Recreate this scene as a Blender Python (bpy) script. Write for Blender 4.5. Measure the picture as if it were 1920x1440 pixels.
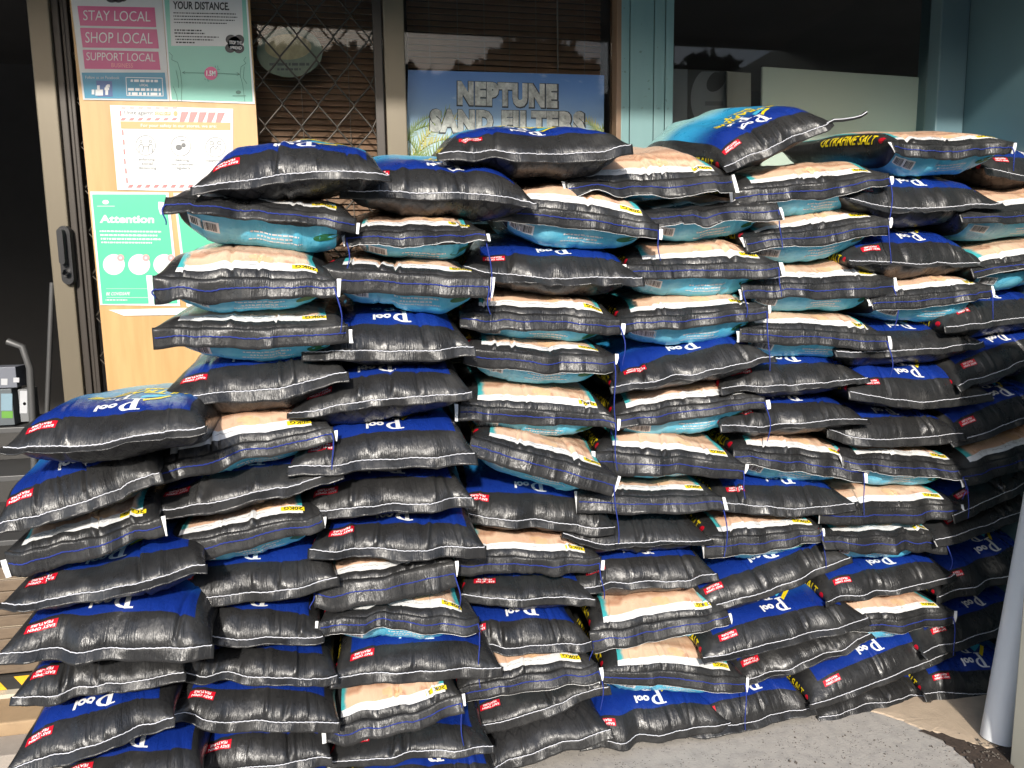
import bpy, math, random
import numpy as np
from mathutils import Vector, Matrix

# ------------------------------------------------------------------ reset
for o in list(bpy.data.objects):
    bpy.data.objects.remove(o, do_unlink=True)
scene = bpy.context.scene
COL = scene.collection
R = math.radians

# ------------------------------------------------------------------ camera
FPX = 1400.0                        # focal length in pixels of a 1920 wide frame
CAM_H = 1.50
YAW, PITCH, ROLL = R(11.0), R(7.7), R(-0.8)
F_ = np.array([math.sin(YAW)*math.cos(PITCH), math.cos(YAW)*math.cos(PITCH), -math.sin(PITCH)])
R0 = np.array([math.cos(YAW), -math.sin(YAW), 0.0])
U0 = np.cross(R0, F_)
R_ = R0*math.cos(ROLL) + U0*math.sin(ROLL)
U_ = U0*math.cos(ROLL) - R0*math.sin(ROLL)
CAM = np.array([0.0, 0.0, CAM_H])
cd = bpy.data.cameras.new('camera')
cd.sensor_width = 36.0
cd.lens = FPX/1920*36.0
cd.clip_start = 0.05
cd.clip_end = 2000
cam = bpy.data.objects.new('camera', cd)
COL.objects.link(cam)
M = Matrix(((R_[0], U_[0], -F_[0], CAM[0]), (R_[1], U_[1], -F_[1], CAM[1]), (R_[2], U_[2], -F_[2], CAM[2]), (0, 0, 0, 1)))
cam.matrix_world = M
scene.camera = cam

# ------------------------------------------------------------------ world, sun, exposure
SUN_EL, SUN_AZ = R(28), R(11)       # sun stands behind the camera, a little to the left
w = bpy.data.worlds.new('World'); scene.world = w; w.use_nodes = True
wn = w.node_tree
bg = wn.nodes['Background']
sky = wn.nodes.new('ShaderNodeTexSky')
sky.sky_type = 'NISHITA'; sky.sun_disc = False
sky.sun_elevation = SUN_EL
sky.sun_rotation = math.pi + SUN_AZ
sky.dust_density = 2.0
wn.links.new(sky.outputs[0], bg.inputs[0])
bg.inputs[1].default_value = 0.15
sl = bpy.data.lights.new('sun', 'SUN'); sl.energy = 2.6; sl.angle = R(2.2); sl.color = (1.0, 0.95, 0.87)
so = bpy.data.objects.new('sun', sl); COL.objects.link(so)
sdir = Vector((math.sin(SUN_AZ)*math.cos(SUN_EL), math.cos(SUN_AZ)*math.cos(SUN_EL), -math.sin(SUN_EL)))
so.rotation_euler = sdir.to_track_quat('-Z', 'Y').to_euler()
scene.view_settings.view_transform = 'Standard'
scene.view_settings.look = 'None'
scene.view_settings.exposure = 0.92
scene.view_settings.gamma = 1.0
scene.render.engine = 'CYCLES'

# ------------------------------------------------------------------ geometry helpers
def ray(x, y):
    return F_ + (x-960)/FPX*R_ - (y-720)/FPX*U_
def P(x, y, D):                     # pixel of the photograph -> point on the vertical plane Y = D
    d = ray(x, y); return CAM + d*(D/d[1])
def PG(x, y, z=0.0):                # -> point on the horizontal plane Z = z
    d = ray(x, y); return CAM + d*((z-CAM_H)/d[2])
def XW(x, y, D): return P(x, y, D)[0]
def ZW(x, y, D): return P(x, y, D)[2]

def tag(o, label=None, cat=None, group=None, kind=None):
    if label: o['label'] = label
    if cat: o['category'] = cat
    if group: o['group'] = group
    if kind: o['kind'] = kind
    return o
def empty(name, loc=(0, 0, 0)):
    o = bpy.data.objects.new(name, None); o.empty_display_size = 0.05
    COL.objects.link(o); o.location = Vector([float(v) for v in loc]); return o
def mesh_obj(name, verts, faces, mat, parent=None, smooth=False, uvs=None):
    me = bpy.data.meshes.new(name)
    verts = np.asarray(verts, dtype=np.float64)
    if parent is not None:
        verts = verts - np.array(parent_loc(parent))
    if isinstance(faces, np.ndarray):
        nf, k = faces.shape
        me.vertices.add(len(verts)); me.vertices.foreach_set('co', verts.astype(np.float32).ravel())
        me.loops.add(nf*k); me.loops.foreach_set('vertex_index', faces.astype(np.int32).ravel())
        me.polygons.add(nf); me.polygons.foreach_set('loop_start', np.arange(nf, dtype=np.int32)*k)
        me.polygons.foreach_set('loop_total', np.full(nf, k, dtype=np.int32))
        me.update(calc_edges=True)
    else:
        me.from_pydata([tuple(v) for v in verts], [], faces); me.update()
    if uvs is not None:
        ul = me.uv_layers.new(name='UVMap'); ul.data.foreach_set('uv', np.asarray(uvs, dtype=np.float32).ravel())
    if smooth: me.polygons.foreach_set('use_smooth', np.ones(len(me.polygons), dtype=bool))
    me.materials.append(mat)
    o = bpy.data.objects.new(name, me); COL.objects.link(o)
    if parent is not None: o.parent = parent
    return o
def parent_loc(p):
    l = np.array(p.location)
    while p.parent is not None:
        p = p.parent; l = l + np.array(p.location)
    return l
BOXF = [(0, 1, 3, 2), (4, 6, 7, 5), (0, 4, 5, 1), (2, 3, 7, 6), (0, 2, 6, 4), (1, 5, 7, 3)]
def box_vf(x0, x1, y0, y1, z0, z1):
    return [(x, y, z) for x in (x0, x1) for y in (y0, y1) for z in (z0, z1)], list(BOXF)
def bev_box_vf(x0, x1, y0, y1, z0, z1, b):
    """box with chamfered edges"""
    vs, fs = [], []
    import bmesh
    bm = bmesh.new()
    v, f = box_vf(x0, x1, y0, y1, z0, z1)
    bv = [bm.verts.new(p) for p in v]
    for q in f: bm.faces.new([bv[i] for i in q])
    bmesh.ops.recalc_face_normals(bm, faces=bm.faces)
    bmesh.ops.bevel(bm, geom=list(bm.edges), offset=b, segments=2, affect='EDGES', profile=0.6)
    bm.verts.index_update()
    vs = [tuple(q.co) for q in bm.verts]; fs = [tuple(q.index for q in ff.verts) for ff in bm.faces]
    bm.free(); return vs, fs
def box(name, x0, x1, y0, y1, z0, z1, mat, parent=None, b=0.0):
    v, f = bev_box_vf(x0, x1, y0, y1, z0, z1, b) if b else box_vf(x0, x1, y0, y1, z0, z1)
    return mesh_obj(name, v, f, mat, parent)
def skew_box(name, quad, y0, y1, mat, parent=None):
    """quad = four (x, z) corners, extruded from y0 to y1"""
    v = [(x, y, z) for y in (y0, y1) for (x, z) in quad]
    f = [(0, 1, 2, 3), (7, 6, 5, 4)] + [(i, i+4, (i+1) % 4+4, (i+1) % 4) for i in range(4)]
    return mesh_obj(name, v, f, mat, parent)
def tube_vf(pts, r, n=6, caps=True):
    pts = np.asarray(pts, dtype=float); m = len(pts)
    r = np.broadcast_to(np.asarray(r, dtype=float), (m,))
    tan = np.gradient(pts, axis=0); tan /= np.linalg.norm(tan, axis=1)[:, None]+1e-12
    ref = np.array([0.31, 0.17, 0.93])
    if abs(np.dot(tan[0], ref)) > 0.9: ref = np.array([0.93, 0.31, 0.17])
    a = np.cross(tan, ref); a /= np.linalg.norm(a, axis=1)[:, None]+1e-12
    b = np.cross(tan, a)
    th = np.arange(n)*2*math.pi/n
    V = pts[:, None, :] + r[:, None, None]*(np.cos(th)[None, :, None]*a[:, None, :] + np.sin(th)[None, :, None]*b[:, None, :])
    i, j = np.meshgrid(np.arange(m-1), np.arange(n), indexing='ij')
    q = np.stack([i*n+j, i*n+(j+1) % n, (i+1)*n+(j+1) % n, (i+1)*n+j], -1).reshape(-1, 4)
    return V.reshape(-1, 3), q
def tube(name, pts, r, mat, parent=None, n=6, smooth=True):
    v, f = tube_vf(pts, r, n); return mesh_obj(name, v, f, mat, parent, smooth)

# ------------------------------------------------------------------ material helpers
class NT:
    def __init__(s, name):
        s.m = bpy.data.materials.new(name); s.m.use_nodes = True
        s.t = s.m.node_tree; s.b = s.t.nodes['Principled BSDF']; s.out = s.t.nodes['Material Output']
    def n(s, typ, **k):
        nd = s.t.nodes.new(typ)
        for a, v in k.items(): setattr(nd, a, v)
        return nd
    def l(s, a, b): s.t.links.new(a, b)
    def val(s, x, sock):
        if hasattr(x, 'is_linked') or hasattr(x, 'links'): s.l(x, sock)
        else: sock.default_value = x
    def math(s, op, a, b=0.0, c=None, clamp=False):
        nd = s.n('ShaderNodeMath', operation=op); nd.use_clamp = clamp
        s.val(a, nd.inputs[0]); s.val(b, nd.inputs[1])
        if c is not None: s.val(c, nd.inputs[2])
        return nd.outputs[0]
    def step(s, x, lo, hi):         # smooth 0..1 between lo and hi
        nd = s.n('ShaderNodeMapRange', interpolation_type='SMOOTHSTEP')
        s.val(x, nd.inputs[0]); nd.inputs[1].default_value = lo; nd.inputs[2].default_value = hi
        return nd.outputs[0]
    def mix(s, f, a, b):
        nd = s.n('ShaderNodeMix', data_type='RGBA')
        s.val(f, nd.inputs[0])
        for x, i in ((a, 6), (b, 7)):
            if isinstance(x, tuple): nd.inputs[i].default_value = (*x[:3], 1)
            else: s.l(x, nd.inputs[i])
        return nd.outputs[2]
    def noise(s, vec, scale, detail=3.0, rough=0.55, out=0):
        nd = s.n('ShaderNodeTexNoise'); nd.inputs['Scale'].default_value = scale
        nd.inputs['Detail'].default_value = detail; nd.inputs['Roughness'].default_value = rough
        if vec is not None: s.l(vec, nd.inputs['Vector'])
        return nd.outputs[out]
    def mapping(s, vec, sc=(1, 1, 1), rot=(0, 0, 0)):
        nd = s.n('ShaderNodeMapping'); nd.inputs['Scale'].default_value = sc; nd.inputs['Rotation'].default_value = rot
        s.l(vec, nd.inputs[0]); return nd.outputs[0]
    def obj(s): return s.n('ShaderNodeTexCoord').outputs['Object']
    def ramp(s, f, stops):
        nd = s.n('ShaderNodeValToRGB'); cr = nd.color_ramp
        while len(cr.elements) < len(stops): cr.elements.new(0.5)
        for e, (p, c) in zip(cr.elements, stops): e.position = p; e.color = (*c, 1)
        s.l(f, nd.inputs[0]); return nd.outputs[0]
    def bump(s, h, strength, dist=0.002, nrm=None):
        nd = s.n('ShaderNodeBump'); nd.inputs['Strength'].default_value = strength; nd.inputs['Distance'].default_value = dist
        s.l(h, nd.inputs['Height'])
        if nrm is not None: s.l(nrm, nd.inputs['Normal'])
        return nd.outputs[0]
def flat(name, col, rough=0.5, metal=0.0, var=0.12, scale=14.0, bump=0.0, bscale=80.0, spec=0.5):
    k = NT(name); o = k.obj()
    f = k.noise(o, scale, 4.0)
    lo = tuple(c*(1-var) for c in col); hi = tuple(min(1, c*(1+var)) for c in col)
    k.l(k.mix(f, lo, hi), k.b.inputs['Base Color'])
    k.b.inputs['Roughness'].default_value = rough; k.b.inputs['Metallic'].default_value = metal
    k.b.inputs['Specular IOR Level'].default_value = spec
    if bump: k.l(k.bump(k.noise(o, bscale, 4.0), bump), k.b.inputs['Normal'])
    return k.m

# ------------------------------------------------------------------ text to 2-D triangles (built-in font)
_TX = {}
def text2d(body, bold=0.0, shear=0.0, res=3):
    key = (body, bold, shear, res)
    if key in _TX: return _TX[key]
    cu = bpy.data.curves.new('t', 'FONT'); cu.body = body; cu.offset = bold; cu.shear = shear; cu.resolution_u = res
    if bold > .045: cu.space_character = 1.16
    ob = bpy.data.objects.new('t', cu); COL.objects.link(ob)
    dg = bpy.context.evaluated_depsgraph_get()
    me = bpy.data.meshes.new_from_object(ob.evaluated_get(dg))
    v = np.array([q.co[:2] for q in me.vertices]); f = [tuple(p.vertices) for p in me.polygons]
    bpy.data.objects.remove(ob); bpy.data.curves.remove(cu); bpy.data.meshes.remove(me)
    mn = v.min(0); mx = v.max(0)
    v = (v-mn)/(mx-mn); asp = (mx-mn)[0]/(mx-mn)[1]
    _TX[key] = (v, f, asp); return _TX[key]
def subdiv2d(shape, levels=2):
    v, f = shape; v = [tuple(q) for q in v]; f = [t for q in f for t in ((q[0], q[i], q[i+1]) for i in range(1, len(q)-1))]
    for _ in range(levels):
        mid, nf = {}, []
        def m(a, b):
            k = (min(a, b), max(a, b))
            if k not in mid: mid[k] = len(v); v.append(((v[a][0]+v[b][0])/2, (v[a][1]+v[b][1])/2))
            return mid[k]
        for a, b, c in f:
            x, y, z = m(a, b), m(b, c), m(c, a); nf += [(a, x, z), (x, b, y), (z, y, c), (x, y, z)]
        f = nf
    return np.array(v), f
def rect2d(x0, y0, x1, y1, nx=1, ny=1):
    xs = np.linspace(x0, x1, nx+1); ys = np.linspace(y0, y1, ny+1)
    v = [(x, y) for y in ys for x in xs]
    f = [(j*(nx+1)+i, j*(nx+1)+i+1, (j+1)*(nx+1)+i+1, (j+1)*(nx+1)+i) for j in range(ny) for i in range(nx)]
    return np.array(v), f
def ell2d(cx, cy, rx, ry, n=28):
    a = np.arange(n)*2*math.pi/n
    v = np.concatenate([[[cx, cy]], np.stack([cx+rx*np.cos(a), cy+ry*np.sin(a)], -1)])
    return v, [(0, 1+i, 1+(i+1) % n) for i in range(n)]
def ring2d(cx, cy, rx, ry, t, n=32):
    a = np.arange(n)*2*math.pi/n
    o = np.stack([cx+rx*np.cos(a), cy+ry*np.sin(a)], -1); i_ = np.stack([cx+(rx-t)*np.cos(a), cy+(ry-t)*np.sin(a)], -1)
    return np.concatenate([o, i_]), [(i, (i+1) % n, n+(i+1) % n, n+i) for i in range(n)]
def line2d(pts, t):
    v, f = [], []
    pts = np.array(pts, dtype=float)
    for a, b in zip(pts[:-1], pts[1:]):
        d = (b-a)/(np.linalg.norm(b-a)+1e-9); nn = np.array([-d[1], d[0]])*t/2
        k = len(v); v += [a-nn-d*t*.2, b-nn+d*t*.2, b+nn+d*t*.2, a+nn-d*t*.2]; f.append((k, k+1, k+2, k+3))
    return np.array(v), f
def join2d(items):
    V, Fc, k = [], [], 0
    for v, f in items:
        V.append(np.asarray(v)); Fc += [tuple(i+k for i in q) for q in f]; k += len(v)
    return np.concatenate(V), Fc
def words2d(x0, y0, x1, h, rng, lean=0.0):
    """a line of print too small to read: short strokes"""
    it, x = [], x0
    while x < x1:
        wd = rng.uniform(.6, 2.6)*h; e = min(x1, x+wd)
        it.append(rect2d(x, y0, e, y0+h)); x = e+h*0.5
    return join2d(it)


# ================================================================== setting
WY = 2.80                           # shop front plane
M_ALU = flat('bronze_aluminium', (0.155, 0.13, 0.09), 0.42, 0.25, 0.08, 6)
M_DALU = flat('dark_bronze_aluminium', (0.045, 0.037, 0.030), 0.45, 0.2, 0.15, 8)
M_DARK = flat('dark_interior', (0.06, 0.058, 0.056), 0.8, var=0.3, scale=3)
M_RUB = flat('black_handle_plastic', (0.02, 0.02, 0.022), 0.35, var=0.1)
M_CHROME = flat('lock_chrome', (0.55, 0.55, 0.56), 0.2, 1.0, 0.05)
M_SLAT = flat('timber_blind_slat', (0.20, 0.115, 0.072), 0.5, var=0.35, scale=9, bump=.2)
M_CORD = flat('blind_cord', (0.20, 0.18, 0.16), 0.8)
def wood_mat(name, base, dark, sc=(1.2, 1.2, 14)):
    k = NT(name); o = k.mapping(k.obj(), sc)
    n1 = k.noise(o, 3.0, 3.0, 0.5); n2 = k.noise(o, 16.0, 4.0, 0.6)
    vo = k.n('ShaderNodeTexVoronoi'); vo.inputs['Scale'].default_value = 2.1; k.l(o, vo.inputs['Vector'])
    kn = k.step(vo.outputs['Distance'], 0.0, 0.16)
    f = k.math('ADD', k.math('MULTIPLY', n1, .7), k.math('MULTIPLY', n2, .3))
    c = k.ramp(f, [(0.34, dark), (0.52, base), (0.72, tuple(min(1, q*1.12) for q in base))])
    k.l(k.mix(kn, tuple(q*.8 for q in dark), c), k.b.inputs['Base Color'])
    k.b.inputs['Roughness'].default_value = 0.45
    k.l(k.bump(f, 0.12), k.b.inputs['Normal']); return k.m
M_PLY = wood_mat('pine_plywood', (0.54, 0.335, 0.14), (0.46, 0.26, 0.095), (2.6, 2.6, 0.28))
M_BOARD = wood_mat('weathered_brown_board', (0.17, 0.125, 0.085), (0.09, 0.065, 0.045), (1.5, 1.5, 9))
def teal_mat():
    k = NT('teal_wall_paint'); o = k.obj()
    f = k.noise(k.mapping(o, (6, 6, 1.2)), 2.0, 6.0, 0.65); g = k.step(k.noise(o, 46.0, 3.0), 0.68, 0.74)
    c = k.mix(f, (0.13, 0.245, 0.25), (0.20, 0.33, 0.33)); c = k.mix(k.math('MULTIPLY', g, .5), c, (0.05, 0.07, 0.07))
    k.l(c, k.b.inputs['Base Color']); k.b.inputs['Roughness'].default_value = 0.5
    k.l(k.bump(f, 0.2, .003), k.b.inputs['Normal']); return k.m
M_TEAL = teal_mat()
M_TEALD = flat('dark_teal_wall_paint', (0.085, 0.15, 0.165), 0.55, var=0.15, scale=3, bump=.1)
M_BEIGE = flat('beige_post_paint', (0.46, 0.44, 0.36), 0.5, var=0.06, scale=5)
M_PVC = flat('pale_grey_pipe', (0.74, 0.75, 0.76), 0.35, var=0.06, scale=9)
def glass_mat():
    k = NT('window_glass'); tr = k.n('ShaderNodeBsdfTransparent'); tr.inputs[0].default_value = (.94, .95, .94, 1)
    gl = k.n('ShaderNodeBsdfGlossy'); gl.inputs['Roughness'].default_value = 0.02; gl.inputs[0].default_value = (1, 1, 1, 1)
    fr = k.n('ShaderNodeFresnel'); fr.inputs[0].default_value = 1.22
    mx = k.n('ShaderNodeMixShader'); k.l(fr.outputs[0], mx.inputs[0]); k.l(tr.outputs[0], mx.inputs[1]); k.l(gl.outputs[0], mx.inputs[2])
    k.l(mx.outputs[0], k.out.inputs[0]); return k.m
M_GLASS = glass_mat()
def concrete_mat():
    k = NT('speckled_concrete'); o = k.obj()
    n1 = k.noise(o, 1.4, 6.0, 0.6); n2 = k.noise(o, 26.0, 5.0, 0.65)
    c = k.mix(n1, (0.35, 0.32, 0.285), (0.47, 0.44, 0.40)); c = k.mix(k.step(n2, 0.4, 0.75), c, (0.32, 0.30, 0.275))
    vo = k.n('ShaderNodeTexVoronoi'); vo.inputs['Scale'].default_value = 95.0; k.l(k.mapping(o, (1.0, 1.7, 1), (0, 0, .6)), vo.inputs['Vector'])
    sp_ = k.math('MULTIPLY', k.math('LESS_THAN', vo.outputs['Distance'], k.math('MULTIPLY', k.noise(o, 17.0, 2.0), .42)), k.math('GREATER_THAN', k.noise(o, 31.0, 2.0), 0.5))
    c = k.mix(k.math('MULTIPLY', sp_, .85), c, (0.05, 0.045, 0.043))
    st = k.step(k.noise(o, 3.1, 4.0), 0.62, 0.72); c = k.mix(k.math('MULTIPLY', st, .35), c, (0.22, 0.17, 0.13))
    k.l(c, k.b.inputs['Base Color']); k.b.inputs['Roughness'].default_value = 0.85
    hh = k.math('ADD', k.math('MULTIPLY', n2, .6), k.math('MULTIPLY', k.noise(o, 130.0, 4.0), .5))
    k.l(k.bump(k.math('SUBTRACT', hh, k.math('MULTIPLY', sp_, .4)), 0.7, .004), k.b.inputs['Normal']); return k.m
M_CONC = concrete_mat()
M_TANC = flat('tan_worn_concrete', (0.46, 0.36, 0.26), 0.85, var=0.2, scale=20, bump=.6, bscale=120)
M_SOIL = flat('dark_soil', (0.055, 0.038, 0.028), 0.95, var=0.6, scale=90, bump=1.0, bscale=160)
M_ROOF = flat('awning_sheet', (0.30, 0.30, 0.29), 0.6)
M_FAR = flat('far_render', (0.20, 0.19, 0.17), 0.8, var=.2, scale=1)
M_LEAFD = flat('far_foliage', (0.035, 0.055, 0.02), 0.7, var=.5, scale=4)

# ground, reaching the horizon
ng = 60
tag(mesh_obj('ground', [(-400, -400, 0), (400, -400, 0), (400, 400, 0), (-400, 400, 0)], [(0, 1, 2, 3)], M_CONC), kind='structure')

# worn slab lip, soil and crumbs beside the pipe
def patch(name, px, z0, z1, mat, rough=0.0, seed=1, inset=0.03, sub=6):
    rr = random.Random(seed)
    base = []
    m = len(px)
    for i in range(m):
        a, b_ = np.array(px[i], float), np.array(px[(i+1) % m], float)
        for s_ in range(sub):
            t = s_/sub; q = a*(1-t)+b_*t
            g = PG(q[0], q[1]); base.append((g[0]+rr.uniform(-rough, rough), g[1]+rr.uniform(-rough, rough)))
    base = np.array(base); cen = base.mean(0)
    n = len(base); rings = [(1.0, z0), (1-inset, z0+(z1-z0)*.8), (.72, z1), (.36, z1)]
    V, Fc = [], []
    for k_, (s_, z) in enumerate(rings):
        for q in base:
            p_ = cen+(q-cen)*s_; V.append((p_[0], p_[1], z+(rr.uniform(-1, 1)*(z1-z0)*.03 if k_ else 0)))
    V.append((cen[0], cen[1], z1))
    for k_ in range(3):
        for i in range(n): Fc.append((k_*n+i, k_*n+(i+1) % n, (k_+1)*n+(i+1) % n, (k_+1)*n+i))
    for i in range(n): Fc.append((3*n+i, 3*n+(i+1) % n, 4*n))
    return mesh_obj(name, V, Fc, mat, None, False)
tag(patch('worn_slab', [(1632, 1334), (1700, 1300), (1800, 1290), (1930, 1330), (1905, 1400), (1862, 1408), (1812, 1392), (1740, 1372), (1690, 1352)], -.004, .007, M_TANC, .007, 3), kind='structure')
soil = tag(patch('soil_strip', [(1720, 1368), (1745, 1372), (1812, 1390), (1862, 1408), (1905, 1400), (1900, 1450), (1880, 1500), (1848, 1460), (1815, 1425), (1770, 1388)], -.003, .006, M_SOIL, .012, 7), kind='structure')
rr = random.Random(11)
V, Fc = [], []
for i in range(170):
    g = PG(rr.uniform(1400, 1895), rr.uniform(1352, 1439)) if i > 70 else PG(rr.gauss(1850, 30), rr.gauss(1420, 16))
    s_ = rr.uniform(.0015, .0055)*(1.6 if rr.random() < .06 else 1)
    k_ = len(V); a = rr.uniform(0, 3)
    for dx, dy, dz in ((1, 0, 0), (0, 1, 0), (-1, 0, 0), (0, -1, 0), (.1, .1, .8)):
        V.append((g[0]+s_*(dx*math.cos(a)-dy*.7*math.sin(a))*rr.uniform(.6, 1.3), g[1]+s_*(dx*math.sin(a)+dy*.7*math.cos(a)), .010*(i <= 70)+s_*dz))
    Fc += [(k_, k_+1, k_+4), (k_+1, k_+2, k_+4), (k_+2, k_+3, k_+4), (k_+3, k_, k_+4)]
tag(mesh_obj('crumbs', V, Fc, flat('crumb_grit', (0.10, 0.085, 0.07), .9, var=.7, scale=200)), 'dark grit and crumbs scattered over the concrete', 'grit', kind='stuff')

# awning that shades the top of the shop front (above the picture), parapet above
aw = empty('awning', (0, WY, 2.84)); tag(aw, 'flat grey awning above the shop front', 'awning')
box('awning_sheet', -4.5, 4.5, 1.517, WY+.4, 2.84, 2.88, M_ROOF, aw); box('fascia', -4.5, 4.5, 1.48, 1.514, 2.80, 2.98, M_ROOF, aw)

# room behind the glass
rm = empty('shop_interior', (0, WY+1.5, 0)); tag(rm, kind='structure')
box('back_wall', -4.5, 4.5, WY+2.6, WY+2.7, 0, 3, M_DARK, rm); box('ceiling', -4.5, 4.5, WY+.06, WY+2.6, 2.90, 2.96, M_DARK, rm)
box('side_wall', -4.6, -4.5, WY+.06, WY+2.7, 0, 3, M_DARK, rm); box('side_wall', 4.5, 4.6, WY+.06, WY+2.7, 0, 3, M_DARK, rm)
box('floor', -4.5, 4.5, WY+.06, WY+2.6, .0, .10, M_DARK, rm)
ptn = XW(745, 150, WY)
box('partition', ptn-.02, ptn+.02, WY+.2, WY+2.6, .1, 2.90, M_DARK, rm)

# front wall pieces: low walls under the windows and lintel
xw = lambda x: XW(x, 150, WY)
x_post_l0, x_post_l1 = XW(78, 100, WY), XW(117, 100, WY)
fw = empty('shop_front_wall', (0, WY, 0)); tag(fw, kind='structure')
box('lintel', -4.5, xw(1745), WY-.02, WY+.06, 2.66, 2.84, M_DALU, fw)
box('low_wall', XW(722, 200, WY), xw(1745), WY-.02, WY+.06, 0, 1.17, M_TEALD, fw)

# sliding door with handle, bronze frame, left of the notice board
dr = empty('sliding_door', ((x_post_l0+x_post_l1)/2, WY-.03, .1)); tag(dr, 'bronze aluminium sliding door stile with black handle beside the notice board', 'door')
box('stile', x_post_l0, x_post_l1, WY-.085, WY-.025, .10, 2.66, M_ALU, dr, .004)
box('edge_channel', x_post_l1+.001, x_post_l1+.022, WY-.07, WY-.03, .10, 2.66, M_DALU, dr, .003)
box('edge_channel', x_post_l1+.0235, x_post_l1+.033, WY-.06, WY-.03, .10, 2.66, M_DALU, dr, .002)
hz0, hz1 = ZW(125, 535, WY-.1), ZW(125, 422, WY-.1); hx = XW(126, 480, WY-.09)
hd = empty('handle', (hx, WY-.085, hz0)); hd.parent = dr; hd.location = Vector((hx, WY-.085, hz0))-dr.location
def rounded_plate(name, cx, z0, z1, hw_, y0, y1, mat, parent):
    n = 12; pts = []
    for i in range(n+1):
        a = math.pi*i/n; pts.append((cx+hw_*math.cos(a), z1-hw_+hw_*math.sin(a)))
    for i in range(n+1):
        a = math.pi+math.pi*i/n; pts.append((cx+hw_*math.cos(a), z0+hw_+hw_*math.sin(a)))
    m = len(pts); sc = [(p[0], y1, p[1]) for p in pts]+[(cx+(p[0]-cx)*.86, y0, (z0+z1)/2+(p[1]-(z0+z1)/2)*.97) for p in pts]
    f = [tuple(range(m, 2*m))]+[(i, (i+1) % m, m+(i+1) % m, m+i) for i in range(m)]
    return mesh_obj(name, sc, f, mat, parent)
rounded_plate('backplate', hx, hz0, hz1, .021, WY-.104, WY-.084, M_RUB, hd)
rounded_plate('grip', hx-.004, hz0+.065, hz1-.012, .010, WY-.128, WY-.104, M_RUB, hd)
tube('lock_cylinder', [(hx, WY-.100, hz0+.040), (hx, WY-.124, hz0+.040)], .0085, M_CHROME, hd, 14)
tube('lock_collar', [(hx, WY-.104, hz0+.040), (hx, WY-.109, hz0+.040)], .0125, M_CHROME, hd, 14)

# diamond security grilles
M_GBAR = flat('grille_bronze', (.05, .043, .034), .4, .3)
def grille(name, label, x0, x1, z0, z1, y, pitch_x, pitch_z, framew, parent_loc_=None):
    g = empty(name, ((x0+x1)/2, y, z0)); tag(g, label, 'security grille', 'diamond security grilles')
    box('stile', x0, x0+framew, y-.018, y+.018, z0, z1, M_DALU, g, .003); box('stile', x1-framew, x1, y-.018, y+.018, z0, z1, M_DALU, g, .003)
    box('rail', x0+framew, x1-framew, y-.0175, y+.0175, z1-framew, z1, M_DALU, g); box('rail', x0+framew, x1-framew, y-.0175, y+.0175, z0, z0+framew, M_DALU, g)
    i = 0; x = x0+framew+pitch_x/4
    while x < x1-framew+pitch_x*.2:
        pts = []; zz = z0+framew; s_ = 1 if i % 2 else -1
        while zz < z1-framew:
            for ph, ox in ((0, 0), (.21, .44), (.25, .49), (.29, .44), (.5, 0), (.71, -.44), (.75, -.49), (.79, -.44)):
                xx = x+s_*ox*pitch_x/2*1.04
                pts.append((min(max(xx, x0+framew*.8), x1-framew*.8), y, zz+ph*pitch_z))
            zz += pitch_z
        pts = [p for p in pts if p[2] < z1-framew*.5]
        tube('grille_bar', pts, .0032, M_GBAR, g, 5); x += pitch_x/2; i += 1
    return g
grille('security_grille', 'narrow diamond grille strip between sliding door and notice board', x_post_l1+.034, XW(168, 100, WY), .10, 2.66, WY-.045, .105, .140, .012)
grille('security_grille', 'wide diamond grille door between notice board and bronze window frame', XW(300, 100, WY), XW(717, 100, WY)-.002, .10, 2.66, WY-.045, .120, .150, .03)
# panes
def pane(name, label, x0, x1, z0, z1, y):
    tag(box(name, x0, x1, y, y+.006, z0, z1, M_GLASS), label, 'window pane')
x_f0, x_f1 = XW(719, 100, WY), XW(757, 100, WY)
x_r0, x_r1 = XW(1148, 150, WY), XW(1163, 150, WY)
pane('window_pane', 'glass pane behind the wide diamond grille', XW(200, 100, WY), x_f0-.003, .12, 2.66, WY+.0)
pane('window_pane', 'glass pane over the timber blind and blue sand filter sign', x_f1+.002, x_r0-.002, 1.18, 2.66, WY+.0)
wf = empty('window_frame', (x_f0, WY, 1.05)); tag(wf, 'bronze aluminium frame around the window with the blue sign', 'window frame')
box('jamb', x_f0, x_f1, WY-.07, WY+.03, .0, 2.66, M_ALU, wf, .004); box('jamb', x_r0, x_r1, WY-.05, WY+.03, 1.172, 2.66, flat('brown_jamb', (.20, .125, .075), .5), wf, .003)
box('sill', x_f1+.001, x_r0-.001, WY-.05, WY+.03, 1.172, 1.21, M_ALU, wf)

# timber blinds
def blind(label, x0, x1, z0, z1, y, cords):
    bl_ = empty('timber_blind', ((x0+x1)/2, y, z0)); tag(bl_, label, 'blind', 'timber blinds behind glass')
    v, f = bev_box_vf(x0, x1, -.012, .012, -.0015, .0015, .0008)
    v = [(p[0]-(x0+x1)/2, p[1]*math.cos(1.05)-p[2]*math.sin(1.05), p[1]*math.sin(1.05)+p[2]*math.cos(1.05)) for p in v]
    me = bpy.data.meshes.new('slat'); me.from_pydata(v, [], f); me.materials.append(M_SLAT); me.update()
    z = z0; rs = random.Random(4)
    while z < z1:
        o = bpy.data.objects.new('slat', me); COL.objects.link(o); o.parent = bl_; o.location = (0, 0, z-z0); o.rotation_euler = (rs.uniform(-.05, .05), 0, 0); z += .0215
    for cx in cords: tube('lift_cord', [(cx, y-.018, z0), (cx, y-.018, z1)], .0012, M_CORD, bl_, 4)
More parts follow.
